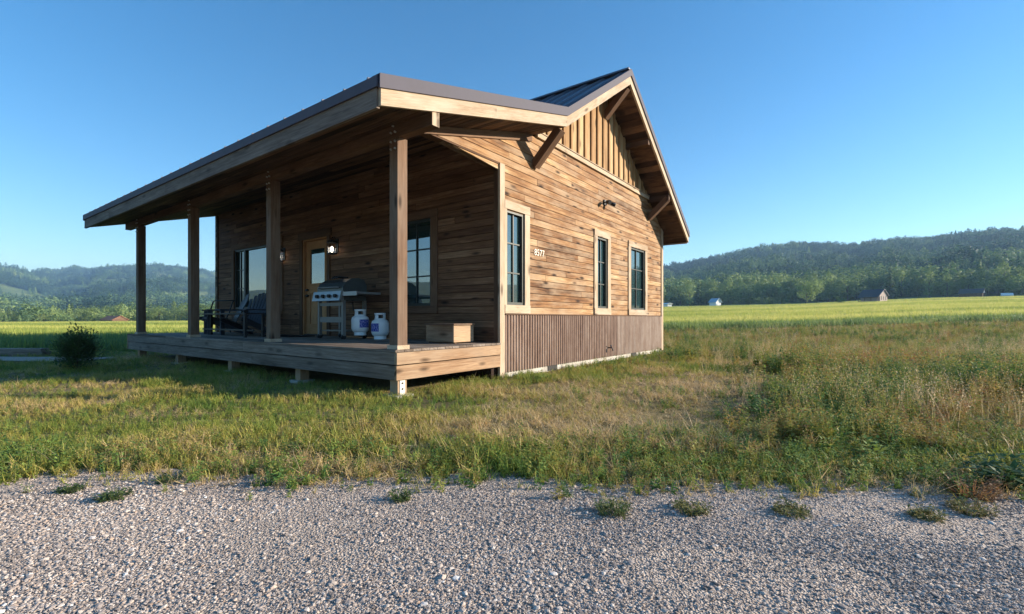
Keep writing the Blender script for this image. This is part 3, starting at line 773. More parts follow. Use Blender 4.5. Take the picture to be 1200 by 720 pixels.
for i in range(3):
    (s0, z0), (s1, z1) = rb[i], rb[i + 1]; slab(mb, s0 + .02, z0 - .04, s1, z1 - .04, RT0 + .045, RT1 - .045, .20, 0.)
mb.build('roof_deck', M['beam'], roof)
# lookouts, braces, beam
for s_, ta in ((6.95, .02), (8.42, .02)):
    mb = MB(); z = top(s_) - TH - .06; mb.bar(P(.05, s_, z), P(RT0 + .045, s_, z), .09, .12); mb.build('lookout', M['beam'], roof)
for (s_, z0, z1) in ((2.97, 3.55, 4.06), (5.74, 5.33, 5.84), (8.42, 3.58, 4.03)):
    mb = MB(); mb.bar(P(-.01, s_, z0), P(-.52, s_, z1), .14, .14, tone=.35)
    mb.build('brace', M['beam'], cabin)
mb = MB(); mb.box(-(RT1 - .12), -(RT0 + .03), .01, .125, 3.14, 3.37, 'x', .45); beam = mb.build('porch_beam', M['beam'], cabin)
mb = MB(); mb.box(-(RT0 + .0295), -(RT0 + .022), .012, .123, 3.142, 3.368, 'z', .8); mb.build('beam_end', M['trim'], beam)
# porch posts
post_t = [0.0, 3.02, 6.15, 9.22]
for i, tp in enumerate(post_t):
    w = .15; mb = MB(); mb.box(-tp - w, -tp, 0, w, .60, 3.139, 'z', .55 + .1 * random.random())
    po = mb.build('porch_post', M['post'], cabin)
    mb = MB(); mb.box(-tp - w - .02, -tp + .02, -.02, w + .02, .5705, .62, 'x', .8); mb.build('base_block', M['trim'], po)
    for (dx, z) in ((.035, 3.00), (.035, 3.09), (.11, 3.00), (.11, 3.09), (.035, 3.2), (.11, 3.2), (.07, 3.28)):
        mb = MB(); mb.tube([(-tp - w + dx, .004, z), (-tp - w + dx, -.018, z)], .013, 8); mb.build('bolt', M['galv'], po)
# porch deck
mb = MB(); s = -.06
while s < WS - .03:
    s1 = min(s + .14, WS - .03); tt = -.03
    while tt < 9.8:
        t1 = min(9.8, tt + random.uniform(2, 4.5)); mb.box(-t1 + .002, -tt, s + .004, s1 - .003, .54, .57 + random.uniform(-.002, .002), 'x', min(1, max(0, random.gauss(.5, .2)))); tt = t1
    s = s1
deck = mb.build('porch_deck', M['deck'], cabin)
def rims(mb, horizontal_t):
    for (z0, z1) in ((.205, .378), (.392, .535)):
        if horizontal_t:
            tt = -.0
            while tt < 9.76:
                t1 = min(9.77, tt + random.uniform(2.8, 4.2)); mb.box(-t1 + .003, -tt, -.045 - (.006 if z0 > .3 else 0), 0.0, z0, z1, 'x', random.uniform(.35, .75)); tt = t1
        else:
            mb.box(.0005, .042 + (.006 if z0 > .3 else 0), -.051, 1.97, z0, z1, 'y', random.uniform(.55, .75))
mb = MB(); rims(mb, True); mb.build('front_rim', M['deck'], deck)
mb = MB(); rims(mb, False); mb.build('side_rim', M['rim'], deck)
mb = MB(); mb.box(-9.83, -9.785, -.05, 2.0, .205, .537, 'y', .4); mb.build('side_rim', M['rim'], deck)
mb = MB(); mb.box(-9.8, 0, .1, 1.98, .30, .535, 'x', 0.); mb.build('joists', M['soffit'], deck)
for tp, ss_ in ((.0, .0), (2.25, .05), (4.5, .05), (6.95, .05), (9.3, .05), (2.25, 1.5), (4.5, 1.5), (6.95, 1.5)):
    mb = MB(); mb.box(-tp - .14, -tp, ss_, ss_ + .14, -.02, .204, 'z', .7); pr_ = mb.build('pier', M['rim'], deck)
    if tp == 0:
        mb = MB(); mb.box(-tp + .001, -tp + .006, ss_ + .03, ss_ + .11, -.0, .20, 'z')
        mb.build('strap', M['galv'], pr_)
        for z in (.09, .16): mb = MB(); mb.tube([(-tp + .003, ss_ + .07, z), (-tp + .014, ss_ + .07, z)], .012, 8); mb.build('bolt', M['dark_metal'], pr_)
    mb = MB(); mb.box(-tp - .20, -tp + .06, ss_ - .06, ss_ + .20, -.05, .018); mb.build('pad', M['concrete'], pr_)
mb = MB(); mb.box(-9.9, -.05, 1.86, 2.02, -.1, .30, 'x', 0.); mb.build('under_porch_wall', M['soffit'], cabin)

# windows
def window(pl, a0, a1, z0, z1, cols, rows, trimw, casements=None, trim_l=None, rec=.055, tmat='trim', ttone=None):
    fr = MB(); fw = .045
    pbox(fr, pl, a0, a0 + fw, -rec - .03, -.005, z0, z1, 'z', .5); pbox(fr, pl, a1 - fw, a1, -rec - .03, -.005, z0, z1, 'z', .5)
    pbox(fr, pl, a0 + fw, a1 - fw, -rec - .03, -.005, z0, z0 + fw, 'a', .5); pbox(fr, pl, a0 + fw, a1 - fw, -rec - .03, -.005, z1 - fw, z1, 'a', .5)
    secs = casements or [(a0 + fw, a1 - fw, cols, rows)]
    mw = .011
    for (p, q, c_, r_) in secs:
        for k in range(1, c_): x_ = p + (q - p) * k / c_; pbox(fr, pl, x_ - mw, x_ + mw, -rec, -rec + .018, z0 + fw, z1 - fw, 'z', .5)
        for k in range(1, r_): z_ = z0 + fw + (z1 - z0 - 2 * fw) * k / r_; pbox(fr, pl, p, q, -rec, -rec + .016, z_ - mw, z_ + mw, 'a', .5)
    if casements:
        for i in range(len(casements) - 1):
            pbox(fr, pl, casements[i][1], casements[i + 1][0], -rec - .03, -.012, z0 + fw, z1 - fw, 'z', .5)
    w = fr.build('window', M['sash'], cabin)
    g_ = MB(); pbox(g_, pl, a0 + .01, a1 - .01, -rec - .02, -rec - .004, z0 + .01, z1 - .01); g_.build('pane', M['glass'], w)
    tr = MB(); tl = trim_l if trim_l is not None else trimw
    td = (-.02, .024)
    ex = (random.uniform(.5, .9) if ttone is None else ttone)
    pbox(tr, pl, a0 - tl, a0, *td, z0 - .0, z1, 'z', ex); pbox(tr, pl, a1, a1 + trimw, *td, z0 - .0, z1, 'z', ex)
    pbox(tr, pl, a0 - tl, a1 + trimw, -.02, .030, z1 + .001, z1 + .135, 'a', ex * .9); pbox(tr, pl, a0 - tl, a1 + trimw, -.02, .034, z0 - .135, z0 - .001, 'a', ex)
    tr.build('window_trim', M[tmat], w)
    return w
window(gp, *wins_g[0], .145, trim_l=.058); window(gp, *wins_g[1], .145); window(gp, *wins_g[2], .15)
window(fp, 1.52, 2.36, 1.17, 2.70, 2, 3, .16, tmat='beam', ttone=.5)
window(fp, 6.62, 8.98, 1.19, 2.76, 1, 1, .14, casements=[(6.665, 7.10, 2, 3), (7.20, 8.40, 1, 1), (8.50, 8.935, 2, 3)], tmat='beam', ttone=.6)
# door
dr = MB(); a0, a1, z0, z1 = 4.70, 5.58, .60, 2.66; d0, d1 = -.10, -.055
gz0, gz1, gx0, gx1 = 1.72, 2.48, 4.86, 5.42
pbox(dr, fp, a0, gx0, d0, d1, z0, z1, 'z', .5); pbox(dr, fp, gx1, a1, d0, d1, z0, z1, 'z', .45)
pbox(dr, fp, gx0, gx1, d0, d1, gz1, z1, 'a', .55); pbox(dr, fp, gx0, gx1, d0, d1, 1.50, gz0, 'a', .5); pbox(dr, fp, gx0, gx1, d0, d1, z0, .82, 'a', .5)
pbox(dr, fp, gx0, gx1, d0, d1 - .018, .82, 1.50, 'z', .75); pbox(dr, fp, 5.12, 5.16, d0, d1, .82, 1.50, 'z', .5)
door = dr.build('door', M['door'], cabin)
g_ = MB(); pbox(g_, fp, gx0, gx1, d0 + .01, d1 - .02, gz0, gz1); g_.build('pane', M['glass'], door)
h_ = MB()
h_.tube([fp(5.51, d1, 1.58), fp(5.51, d1 + .05, 1.58)], .028, 10); h_.build('deadbolt', M['black'], door); h_ = MB(); h_.tube([fp(5.51, d1, 1.45), fp(5.51, d1 + .05, 1.45)], .03, 10)
h_.tube([fp(5.51, d1 + .045, 1.45), fp(5.41, d1 + .045, 1.45)], .011, 8); h_.build('handle', M['black'], door)
df = MB()
pbox(df, fp, a1 + .004, a1 + .04, -.115, .005, .575, z1 + .04, 'z', .4); pbox(df, fp, a0 - .04, a0 - .004, -.115, .005, .575, z1 + .04, 'z', .4); pbox(df, fp, a0, a1, -.115, .005, z1 + .004, z1 + .04, 'a', .4)
df.build('door_jamb', M['door'], door)
df = MB()
pbox(df, fp, a1 + .042, a1 + .15, -.02, .026, .575, z1 + .04, 'z', .25); pbox(df, fp, a0 - .15, a0 - .042, -.02, .026, .575, z1 + .04, 'z', .25)
pbox(df, fp, a0 - .2, a1 + .2, -.02, .036, z1 + .042, z1 + .20, 'a', .3)
df.build('door_casing', M['beam'], door); 
th_ = MB(); pbox(th_, fp, a0, a1, -.12, .01, .571, .597); th_.build('threshold', M['dark_metal'], door)
# wall lanterns
for a in (6.42, 4.30):
    ln = MB(); zc = 2.42; dc = .13
    pbox(ln, fp, a - .045, a + .045, .004, .02, zc - .1, zc + .18, 'z'); ln.tube([fp(a, .02, zc + .13), fp(a, .08, zc + .22), fp(a, dc, zc + .19), fp(a, dc, zc + .14)], .008, 8)
    for (sx, sy) in ((1, 1), (1, -1), (-1, 1), (-1, -1)): ln.bar(fp(a + .062 * sx, dc + .062 * sy, zc - .13), fp(a + .062 * sx, dc + .062 * sy, zc + .08), .012, .012)
    pbox(ln, fp, a - .075, a + .075, dc - .075, dc + .075, zc - .15, zc - .13); pbox(ln, fp, a - .075, a + .075, dc - .075, dc + .075, zc + .08, zc + .095)
    Q = [fp(a - .09, dc - .09, zc + .096), fp(a + .09, dc - .09, zc + .096), fp(a + .09, dc + .09, zc + .096), fp(a - .09, dc + .09, zc + .096)] + [fp(a + i * .025, dc + j * .025, zc + .15) for i, j in ((-1, -1), (1, -1), (1, 1), (-1, 1))]
    ln.hexa(Q, (1, 0, 0))
    lo = ln.build('wall_lantern', M['black'], cabin)
    b_ = MB(); cpt = fp(a, dc, zc - .11); b_.lathe([(.002, 0), (.018, .01), (.03, .06), (.026, .10), (.003, .125)], cpt, 14); b_.build('bulb', M['bulb'], lo)
    gl = MB(); w_ = .055
    for pts in ([(-1, -1), (1, -1)], [(1, -1), (1, 1)], [(1, 1), (-1, 1)], [(-1, 1), (-1, -1)]):
        (i0, j0), (i1, j1) = pts
        gl.face([fp(a + w_ * i0, dc + w_ * j0, zc - .128), fp(a + w_ * i1, dc + w_ * j1, zc - .128), fp(a + w_ * i1, dc + w_ * j1, zc + .078), fp(a + w_ * i0, dc + w_ * j0, zc + .078)])
    gl.build('lantern_glass', M['lantern_glass'], lo)
# flood light on the gable
fl = MB(); a, z = 5.74, 3.47
pbox(fl, gp, a - .055, a + .055, .004, .035, z - .055, z + .055)
for sx in (-1, 1):
    fl.tube([gp(a, .03, z), gp(a + .09 * sx, .10, z - .01)], .014, 8)
    fl.tube([gp(a + .07 * sx, .08, z), gp(a + .11 * sx, .13, z - .02), gp(a + .14 * sx, .20, z - .05)], [.022, .04, .045], 12)
fl.build('flood_light', M['dark_metal'], cabin)
# hose tap
fc = MB(); a, z = 5.87, .30
fc.tube([gp(a, .03, z), gp(a, .12, z), gp(a, .15, z - .06)], .014, 8); fc.tube([gp(a - .035, .10, z + .05), gp(a + .035, .10, z + .05)], .010, 8); fc.tube([gp(a, .10, z), gp(a, .10, z + .05)], .008, 8)
fc.build('hose_tap', M['dark_metal'], cabin)
# house number
def text_mesh(txt, size, depth):
    cu = bpy.data.curves.new('num', 'FONT'); cu.body = txt; cu.size = size; cu.extrude = depth; cu.space_character = 1.05
    o = bpy.data.objects.new('num', cu); COL.objects.link(o)
    dg = bpy.context.evaluated_depsgraph_get(); me = bpy.data.meshes.new_from_object(o.evaluated_get(dg))
    bpy.data.objects.remove(o); bpy.data.curves.remove(cu); return me
me = text_mesh('8577', .155, .005); me.materials.clear(); me.materials.append(M['brass'])
num = bpy.data.objects.new('house_number', me); link(num, cabin)
num.matrix_local = Matrix(((0, 0, 1, .008), (1, 0, 0, 2.96), (0, 1, 0, 2.03), (0, 0, 0, 1)))

# ------------------------------------------------------------------ things on the porch
def porch(name, tt, ss, z=.572, rz=0., **k):
    w = world(tt, ss); return empty(name, (w[0], w[1], z), HROT + rz, **k)
# gas grill
gr = porch('gas_grill', 3.28, 1.45, label='grey gas barbecue grill on a cart beside the cabin door', cat='grill')
m_ = MB()                                             # local: x right(-t), y toward wall, front is -y
m_.box(-.40, .40, -.24, .24, .70, .84, 'x'); m_.build('firebox', M['grill_lid'], gr)
lid = MB(); pr = [(-.25, .845), (-.25, .93), (-.20, 1.02), (-.08, 1.09), (.08, 1.11), (.2, 1.07), (.25, .97), (.25, .845)]
for i in range(len(pr)):
    y0, z0 = pr[i]; y1, z1 = pr[(i + 1) % len(pr)]
    lid.face([(-.40, y0, z0), (.40, y0, z0), (.40, y1, z1), (-.40, y1, z1)])
for sx in (-.40, .40): lid.face([(sx, y, z) for y, z in pr])
lo = lid.build('lid', M['grill_lid'], gr)
h = MB(); h.tube([(-.3, -.25, .92), (-.3, -.30, .93), (.3, -.30, .93), (.3, -.25, .92)], .013, 8); h.build('handle', M['grill_metal'], lo)
m_ = MB(); m_.hexa([(-.44, -.34, .69), (.42, -.34, .69), (.42, -.245, .69), (-.44, -.245, .69), (-.44, -.30, .86), (.42, -.30, .86), (.42, -.245, .86), (-.44, -.245, .86)], (1, 0, 0), .5); cp = m_.build('control_panel', M['grill_metal'], gr)
for kx in (-.28, -.09, .10, .29):
    m_ = MB(); m_.tube([(kx, -.318, .775), (kx, -.36, .77)], .032, 14); m_.build('knob', M['black'], cp)
for sx in (-1, 1):
    m_ = MB(); x0 = .42 if sx > 0 else -.80; m_.box(x0, x0 + .42 if sx > 0 else -.45, -.26, .22, .80, .835, 'x'); m_.box(x0, x0 + .42 if sx > 0 else -.45, -.285, -.262, .77, .84, 'x')
    if sx > 0: m_.build('side_shelf', M['grill_metal'], gr)
for (x_, y_) in ((-.37, -.22), (.37, -.22), (-.37, .22), (.37, .22)):
    m_ = MB(); m_.box(x_ - .028, x_ + .028, y_ - .028, y_ + .028, .06, .70, 'z'); lg = m_.build('leg', M['grill_cart'], gr)
    m_ = MB(); m_.tube([(x_ - .02, y_, .045), (x_ + .02, y_, .045)], .045, 14); m_.build('caster', M['black'], lg)
m_ = MB(); m_.box(-.34, .34, -.24, -.225, .30, .40, 'x'); m_.build('cart_rail', M['grill_cart'], gr); m_ = MB(); m_.box(-.34, .34, -.24, -.225, .60, .66, 'x'); m_.build('cart_rail', M['grill_cart'], gr)
m_ = MB(); m_.box(-.34, .34, -.20, .20, .14, .16, 'x'); m_.build('bottom_shelf', M['grill_cart'], gr)
m_ = MB()
for k in range(3):
    xs_ = -.12 + .07 * k; m_.tube([(xs_, -.14, 1.10), (xs_ + .03, -.1, 1.14), (xs_ + .07, -.02, 1.13), (xs_ + .12, .04, 1.12)], .014, 8)
o_ = m_.build('grill_tongs', M['black']); tag(o_, 'dark cooking tools lying on the lid of the barbecue grill', 'tongs'); w = world(3.28, 1.45); o_.location = (w[0], w[1], .575); o_.rotation_euler = (0, 0, HROT)
# propane tanks
def tank(tt, ss, z, lab, lab0, hose=False):
    rz = 0.
    T = porch('propane_tank', tt, ss, z, rz, label=lab, cat='gas tank', group='white propane tanks beside the grill')
    b = MB(); b.lathe([(.0, .045), (.09, .047), (.135, .075), (.155, .13), (.155, .28), (.14, .325), (.09, .36), (.0, .37)]); b.build('tank_body', M['tank'], T)
    b = MB(); b.lathe([(.105, .0), (.108, .06), (.100, .06), (.098, .0)]); b.build('foot_ring', M['tank'], T)
    b = MB()
    b.lathe([(.095, .345), (.100, .375), (.094, .375), (.092, .345)]); b.lathe([(.100, .435), (.101, .468), (.092, .468), (.093, .435), (.100, .435)])
    for q_ in (0, 75, 180, 265): b.lathe([(.100, .37), (.100, .44), (.093, .44), (.093, .37)], n=6, a0=R(q_), a1=R(q_ + 38))
    b.build('collar', M['tank'], T)
    b = MB(); b.tube([(0, 0, .36), (0, 0, .42)], .02, 10); b.tube([(0, 0, .425), (0, 0, .445)], .032, 10); b.tube([(0, 0, .40), (-.05, -.02, .40)], .014, 8); b.build('valve', M['dark_metal'], T)
    b = MB(); b.lathe([(.1562, .14), (.1562, .285)], n=14, a0=lab0, a1=lab0 + R(75)); b.build('label_wrap', M['label_blue'], T)
    if hose:
        b = MB(); b.tube([(-.05, -.02, .40), (-.14, -.05, .46), (-.16, -.04, .56), (-.22, .0, .60), (-.36, .05, .58)], .010, 8); b.build('hose', M['dark_metal'], T)
    return T
tank(2.80, 1.50, .64, 'white propane tank hooked up under the grill side shelf', R(320), True)
tank(2.44, 1.66, .572, 'white propane tank standing loose on the porch deck', R(238))
# shelf hook plate under the hooked-up tank
# wooden box
bx = porch('wooden_box', .62, 1.55, label='low pale wooden storage box on the porch by the cabin corner', cat='box')
b = MB(); 
b.box(-.27, .27, -.22, -.20, .02, .27, 'x', .35); b.box(-.27, .27, .20, .22, .02, .27, 'x', .5); b.box(.27, .29, -.22, .22, .02, .27, 'y', .95); b.box(-.29, -.27, -.22, .22, .02, .27, 'y', .5); b.box(-.27, .27, -.2, .2, .02, .04, 'x')
b.build('box_side', M['rim'], bx)
b = MB(); b.box(-.31, .31, -.24, .24, .272, .297, 'x', .45); b.build('lid', M['post'], bx)
b = MB(); b.box(-.27, .27, -.18, -.14, 0, .02); b.build('runner', M['beam'], bx); b = MB(); b.box(-.27, .27, .14, .18, 0, .02); b.build('runner', M['beam'], bx)
# door mat
mt = porch('door_mat', 5.14, 1.40, .5725, label='dark door mat in front of the cabin door', cat='mat')
b = MB(); b.box(-.55, .55, -.30, .30, .001, .014, 'x'); b.build('mat_pad', M['mat'], mt)
# adirondack chairs
def adirondack(tt, ss, rz, lab):
    c = porch('adirondack_chair', tt, ss, .572, rz, label=lab, cat='chair', group='slatted chairs on the porch')
    b = MB()
    for k in range(6):
        q = k / 5; y = -.30 + .50 * q; z = .38 - .16 * q; b.bar((-.27, y, z), (.27, y, z), .085, .02)
    b.build('seat', M['chair'], c)
    b = MB()
    for k in range(-3, 4):
        x = k * .078; hgt_ = .86 - .018 * k * k
        b.bar((x * .9, .20, .20), (x * 1.25, .20 + .33 * hgt_ / .8, .20 + hgt_ * .9), .068, .02, up=(0, 1, 0))
    b.bar((-.29, .36, .56), (.29, .36, .56), .03, .07); b.build('backrest', M['chair'], c)
    for sx in (-1, 1):
        b = MB(); b.box(sx * .36 - .07, sx * .36 + .07, -.38, .36, .555, .58, 'y'); b.build('armrest', M['chair'], c)
        b = MB(); b.box(sx * .32 - .015, sx * .32 + .015, -.34, -.24, 0, .555, 'z'); b.build('leg', M['chair'], c)
        b = MB(); b.bar((sx * .29, -.36, .37), (sx * .29, .52, .03), .03, .12); b.build('leg', M['chair'], c)
    return c
adirondack(7.80, 1.25, R(-14), 'dark slatted porch chair nearest the far end of the porch')
adirondack(6.75, 1.28, R(20), 'dark slatted porch chair half hidden behind the third post from the far end')
# black metal bench / table in front of the chairs
tb = porch('low_table', 6.30, .72, label='long low black metal table in front of the porch chairs', cat='table')
b = MB(); b.box(-1.25, 1.25, -.20, .20, .455, .48, 'x')
b.build('tabletop', M['table_black'], tb)
for (x_, y_) in ((-1.20, -.17), (-1.20, .17), (1.20, -.17), (1.20, .17)):
    b = MB(); b.box(x_ - .022, x_ + .022, y_ - .022, y_ + .022, 0, .455, 'z'); b.build('leg', M['table_black'], tb)
b = MB(); b.box(-1.18, 1.18, -.012, .012, .12, .15, 'x'); b.build('stretcher', M['table_black'], tb)
# tubular lounge chair at the far end
tc = porch('lounge_chair', 8.75, 1.40, .572, R(35), label='black tubular lounge chair with a curved back at the porch end', cat='chair')
b = MB()
for sx in (-.26, .26): b.tube([(sx, -.42, .40), (sx, .12, .33), (sx, .30, .55), (sx, .42, .80), (sx, .50, .84)], .016, 8)
b.tube([(-.26, .50, .84), (.26, .50, .84)], .016, 8); b.tube([(-.26, -.42, .40), (.26, -.42, .40)], .016, 8); b.build('frame', M['table_black'], tc)
for sx in (-.26, .26):
    for (y0, y1) in ((-.36, -.42), (.16, .34)):
        b = MB(); b.tube([(sx, y0, .36), (sx, y1, .0)], .016, 8); b.build('leg', M['table_black'], tc)
b = MB(); b.hexa([(-.25, -.40, .385), (.25, -.40, .385), (.25, .12, .32), (-.25, .12, .32), (-.25, -.40, .41), (.25, -.40, .41), (.25, .12, .345), (-.25, .12, .345)], (1, 0, 0)); b.build('seat', M['chair'], tc)

# ------------------------------------------------------------------ individual plants
def tz(x, y): return float(terrain(x, y))
def veg_obj(mesh_fn, name, mat, loc, parent=None, tint=.6):
    me = mesh_fn(); me.materials.clear(); me.materials.append(mat)
    a = me.attributes.new('tint', 'FLOAT', 'FACE'); a.data.foreach_set('value', np.full(len(me.polygons), tint, np.float32))
    o = bpy.data.objects.new(name, me); o.location = loc; link(o, parent); return o
M['weed_s'] = leafmat('weed_single', [(0, (.30, .16, .08)), (.3, (.25, .22, .08)), (.6, (.12, .16, .055)), (1, (.05, .115, .04))], inst=False)
def clump(n, h, rad, ln, w, dry=0):
    mb = MB()
    for i in range(n):
        a = random.uniform(0, 6.283); r = rad * .6 * math.sqrt(random.random()); bx_ = np.array((r * math.cos(a), r * math.sin(a), 0)); hh = h * random.uniform(.5, 1.1) * (1.15 - .6 * r / rad)
        blade(mb, bx_, hh, .006, a, random.uniform(.2, .9), .3, random.random(), 2)
        for k in range(4):
            q = random.random(); leaf(mb, bx_ + np.array((math.cos(a) * .5 * hh * q, math.sin(a) * .5 * hh * q, hh * q)), random.uniform(0, 6.283), random.uniform(-.1, .9), ln * random.uniform(.6, 1.2), w, random.random())
    return mb.mesh('clump', None)
spots = [(718, 603, .15, .11, .62, 'low green weed clump on the gravel, the first right of the picture centre'),
         (810, 601, .15, .09, .45, 'grey green weed clump on the gravel between two larger clumps'),
         (928, 604, .16, .08, .42, 'flat dry weed clump on the gravel below the straw patch'),
         (1086, 609, .13, .09, .40, 'olive weed clump on the gravel left of the bigger right hand clump'),
         (1138, 602, .17, .10, .36, 'wide olive weed clump on the gravel below the rust coloured weed'),
         (83, 579, .11, .06, .7, 'small green weed clump on the gravel near the left edge'),
         (134, 586, .14, .09, .7, 'ragged green weed clump on the gravel at the lower left'),
         (198, 567, .10, .07, .75, 'small green weed clump where the gravel meets the grass at left'),
         (470, 588, .08, .10, .7, 'upright green weed clump at the gravel edge below the porch corner')]
for (px, py, rad, h, ti, lab) in spots:
    yy = F * CAMH / (py - 373); xx = (px - 600) / F * yy
    o = veg_obj(lambda: clump(int(60 * rad / .12), h * .65, rad * .72, .032, .010), 'weed_clump', M['weed_s'], (xx, yy, tz(xx, yy)), None, ti)
    tag(o, lab, 'weed', 'weed clumps growing in the gravel')
yy = F * CAMH / (583 - 373); xx = (1140 - 600) / F * yy
o = veg_obj(lambda: clump(120, .14, .16, .03, .010), 'russet_weed', M['weed_s'], (xx, yy, tz(xx, yy)), None, .02); tag(o, 'rust coloured dry weed at the right gravel edge', 'weed')
yy = F * CAMH / (572 - 373); xx = (1172 - 600) / F * yy
o = veg_obj(lambda: clump(90, .17, .15, .065, .030), 'burdock', M['weed_s'], (xx, yy, tz(xx, yy)), None, .95); tag(o, 'dark green broad leaved weed at the far right gravel edge', 'weed')
# shrub at the left end of the porch
yy = 8.6; xx = (91 - 600) / F * yy
sh = empty('shrub', (xx, yy, tz(xx, yy)), 0, label='round dark green shrub on the shaded lawn left of the porch', cat='shrub')
def shrub_leaves():
    mb = MB()
    for i in range(3200):
        a = random.uniform(0, 6.283); e_ = math.asin(random.uniform(-.95, 1)); rr = random.uniform(.35, 1.05)
        lump = 1 + .20 * math.sin(3 * a + 1) * math.cos(2 * e_) + .14 * math.sin(5 * a + 4 * e_)
        p = (.37 * rr * lump * math.cos(a) * math.cos(e_), .37 * rr * lump * math.sin(a) * math.cos(e_), .40 + .40 * rr * lump * math.sin(e_))
        if p[2] < .02: continue
        leaf(mb, p, a + random.gauss(0, .7), random.uniform(0, 1.2), random.uniform(.07, .13), random.uniform(.026, .044), random.random())
    for i in range(26):
        a = random.uniform(0, 6.283); l_ = random.uniform(.2, .5); 
        for k in range(8):
            q = .7 + .4 * k / 8; leaf(mb, (.42 * l_ * q * math.cos(a), .42 * l_ * q * math.sin(a), .82 * q), random.uniform(0, 6.283), .7, .06, .016, random.random())
    return mb.mesh('leaves', None)
sh.scale = (.85, .85, .9)
veg_obj(shrub_leaves, 'foliage', M['shrub'], (0, 0, 0), sh, .5)
st_ = MB()
for i in range(14):
    a = random.uniform(0, 6.283); l_ = random.uniform(.1, .35); st_.tube([(0.02 * math.cos(a), .02 * math.sin(a), -.02), (l_ * .6 * math.cos(a), l_ * .6 * math.sin(a), .4), (l_ * math.cos(a), l_ * math.sin(a), .72)], [.006, .004, .002], 5)
st_.build('stem', M['bark'], sh)
# weathered timber by the path
tbm = MB(); tbm.box(-2.2, 1.75, -.12, .12, 0, .13, 'x', .5); tbm.box(-2.2, 1.70, -.10, .11, .132, .20, 'x', .7)
o = tbm.build('timber', M['deck']); o.location = (-13.3, 11.75, tz(-13.3, 11.75)); o.rotation_euler = (0, 0, -.02); tag(o, 'weathered grey timber lying beside the gravel path at the left edge', 'timber')

# ------------------------------------------------------------------ trees
def crown_mesh(kind, n, size, seed):
    random.seed(seed); mb = MB()
    if kind == 'round':
        lumps = [((random.gauss(0, .24), random.gauss(0, .24), random.uniform(.30, .86)), random.uniform(.16, .30)) for i in range(9)]
        for i in range(n):
            (c_, r_) = random.choice(lumps); d = unit((random.gauss(0, 1), random.gauss(0, 1), random.gauss(0, 1))) * r_ * random.uniform(.55, 1.08)
            p = np.array(c_) + d
            if p[2] < .1: continue
            nrm = unit(d + np.array((random.gauss(0, .12), random.gauss(0, .12), random.gauss(0, .12) + .05))); A_ = unit(np.cross(nrm, (0.3, .2, 1))); B_ = np.cross(nrm, A_); s_ = size * random.uniform(.6, 1.3)
            mb.face([p - A_ * s_, p - B_ * s_ * .7, p + A_ * s_, p + B_ * s_ * .7], tone=random.random())
    elif kind == 'tall':
        for i in range(n):
            q = random.random(); rad = .17 * (math.sin(math.pi * min(1, q * .9 + .12)) ** .7) * random.uniform(.4, 1.15) * (1 + .35 * math.sin(q * 17 + seed)); a = random.uniform(0, 6.283)
            p = np.array((rad * math.cos(a), rad * math.sin(a), .10 + .9 * q)); nrm = unit((math.cos(a) + random.gauss(0, .5), math.sin(a) + random.gauss(0, .5), random.gauss(.2, .5))); A_ = unit(np.cross(nrm, (0.3, .2, 1))); B_ = np.cross(nrm, A_); s_ = size * random.uniform(.6, 1.3)
            mb.face([p - A_ * s_, p - B_ * s_ * .7, p + A_ * s_, p + B_ * s_ * .7], tone=random.random())
    else:
        lay = 11
        for i in range(lay):
            q = i / lay; z = .08 + .90 * q; rad = .19 * (1 - q) ** .85 + .012; nb = max(5, int(13 * (1 - q)) + 4); off = random.random() * 6
            for k in range(nb):
                a = off + 6.283 * k / nb + random.gauss(0, .15); rr = rad * random.uniform(.65, 1.2); w_ = .05 * (1.1 - q) + .012; dz = -.05 * random.uniform(.5, 1.5)
                d = np.array((math.cos(a), math.sin(a), 0)); sd = np.array((-math.sin(a), math.cos(a), 0)); p = np.array((0, 0, z + .035)); m_ = d * rr * .6 + np.array((0, 0, z + dz * .3)); e_ = d * rr + np.array((0, 0, z + dz))
                tn = random.random(); mb.face([p, m_ - sd * w_, e_, m_ + sd * w_], tone=tn)
                mb.face([p - np.array((0, 0, .03)), m_ - np.array((0, 0, .02)) , e_ - np.array((0, 0, .03)), e_], tone=tn * .6)
    return mb.mesh('crown', None)
for_mats = []
near_crowns = {'round': [crown_mesh('round', 1500, .028, 100 + i) for i in range(4)], 'tall': [crown_mesh('tall', 800, .020, 200 + i) for i in range(3)], 'conifer': [crown_mesh('conifer', 0, 0, 300 + i) for i in range(3)]}
for kd, ms in near_crowns.items():
    for j, me in enumerate(ms):
        me.materials.append(M['tree_leaf']); a = me.attributes.new('tint', 'FLOAT', 'FACE')
        a.data.foreach_set('value', np.full(len(me.polygons), {'round': .50 + .14 * j, 'tall': .65 + .12 * j, 'conifer': .22 + .06 * j}[kd], np.float32))
tk = MB(); tk.tube([(0, 0, -.02), (.004, .003, .3), (0, .006, .62)], [.022, .015, .006], 7)
for k in range(5):
    a = k * 1.3; tk.tube([(.002, .003, .25 + .06 * k), (.10 * math.cos(a), .10 * math.sin(a), .40 + .06 * k)], [.009, .003], 5)
TRUNK = tk.mesh('trunk', M['bark'])
def tree(kind, var, x, y, h, wd=1.0, name=None, dark=False, **k):
    e_ = empty(name or {'round': 'broadleaf_tree', 'tall': 'poplar_tree', 'conifer': 'spruce_tree'}[kind], (x, y, tz(x, y) - .1), random.uniform(0, 6.28), **k)
    e_.scale = (h * wd, h * wd, h)
    cm = near_crowns[kind][var]
    if dark:
        cm = cm.copy(); cm.attributes['tint'].data.foreach_set('value', np.full(len(cm.polygons), .06, np.float32))
    c_ = bpy.data.objects.new('crown', cm); link(c_, e_); t_ = bpy.data.objects.new('trunk', TRUNK); link(t_, e_)
    return e_
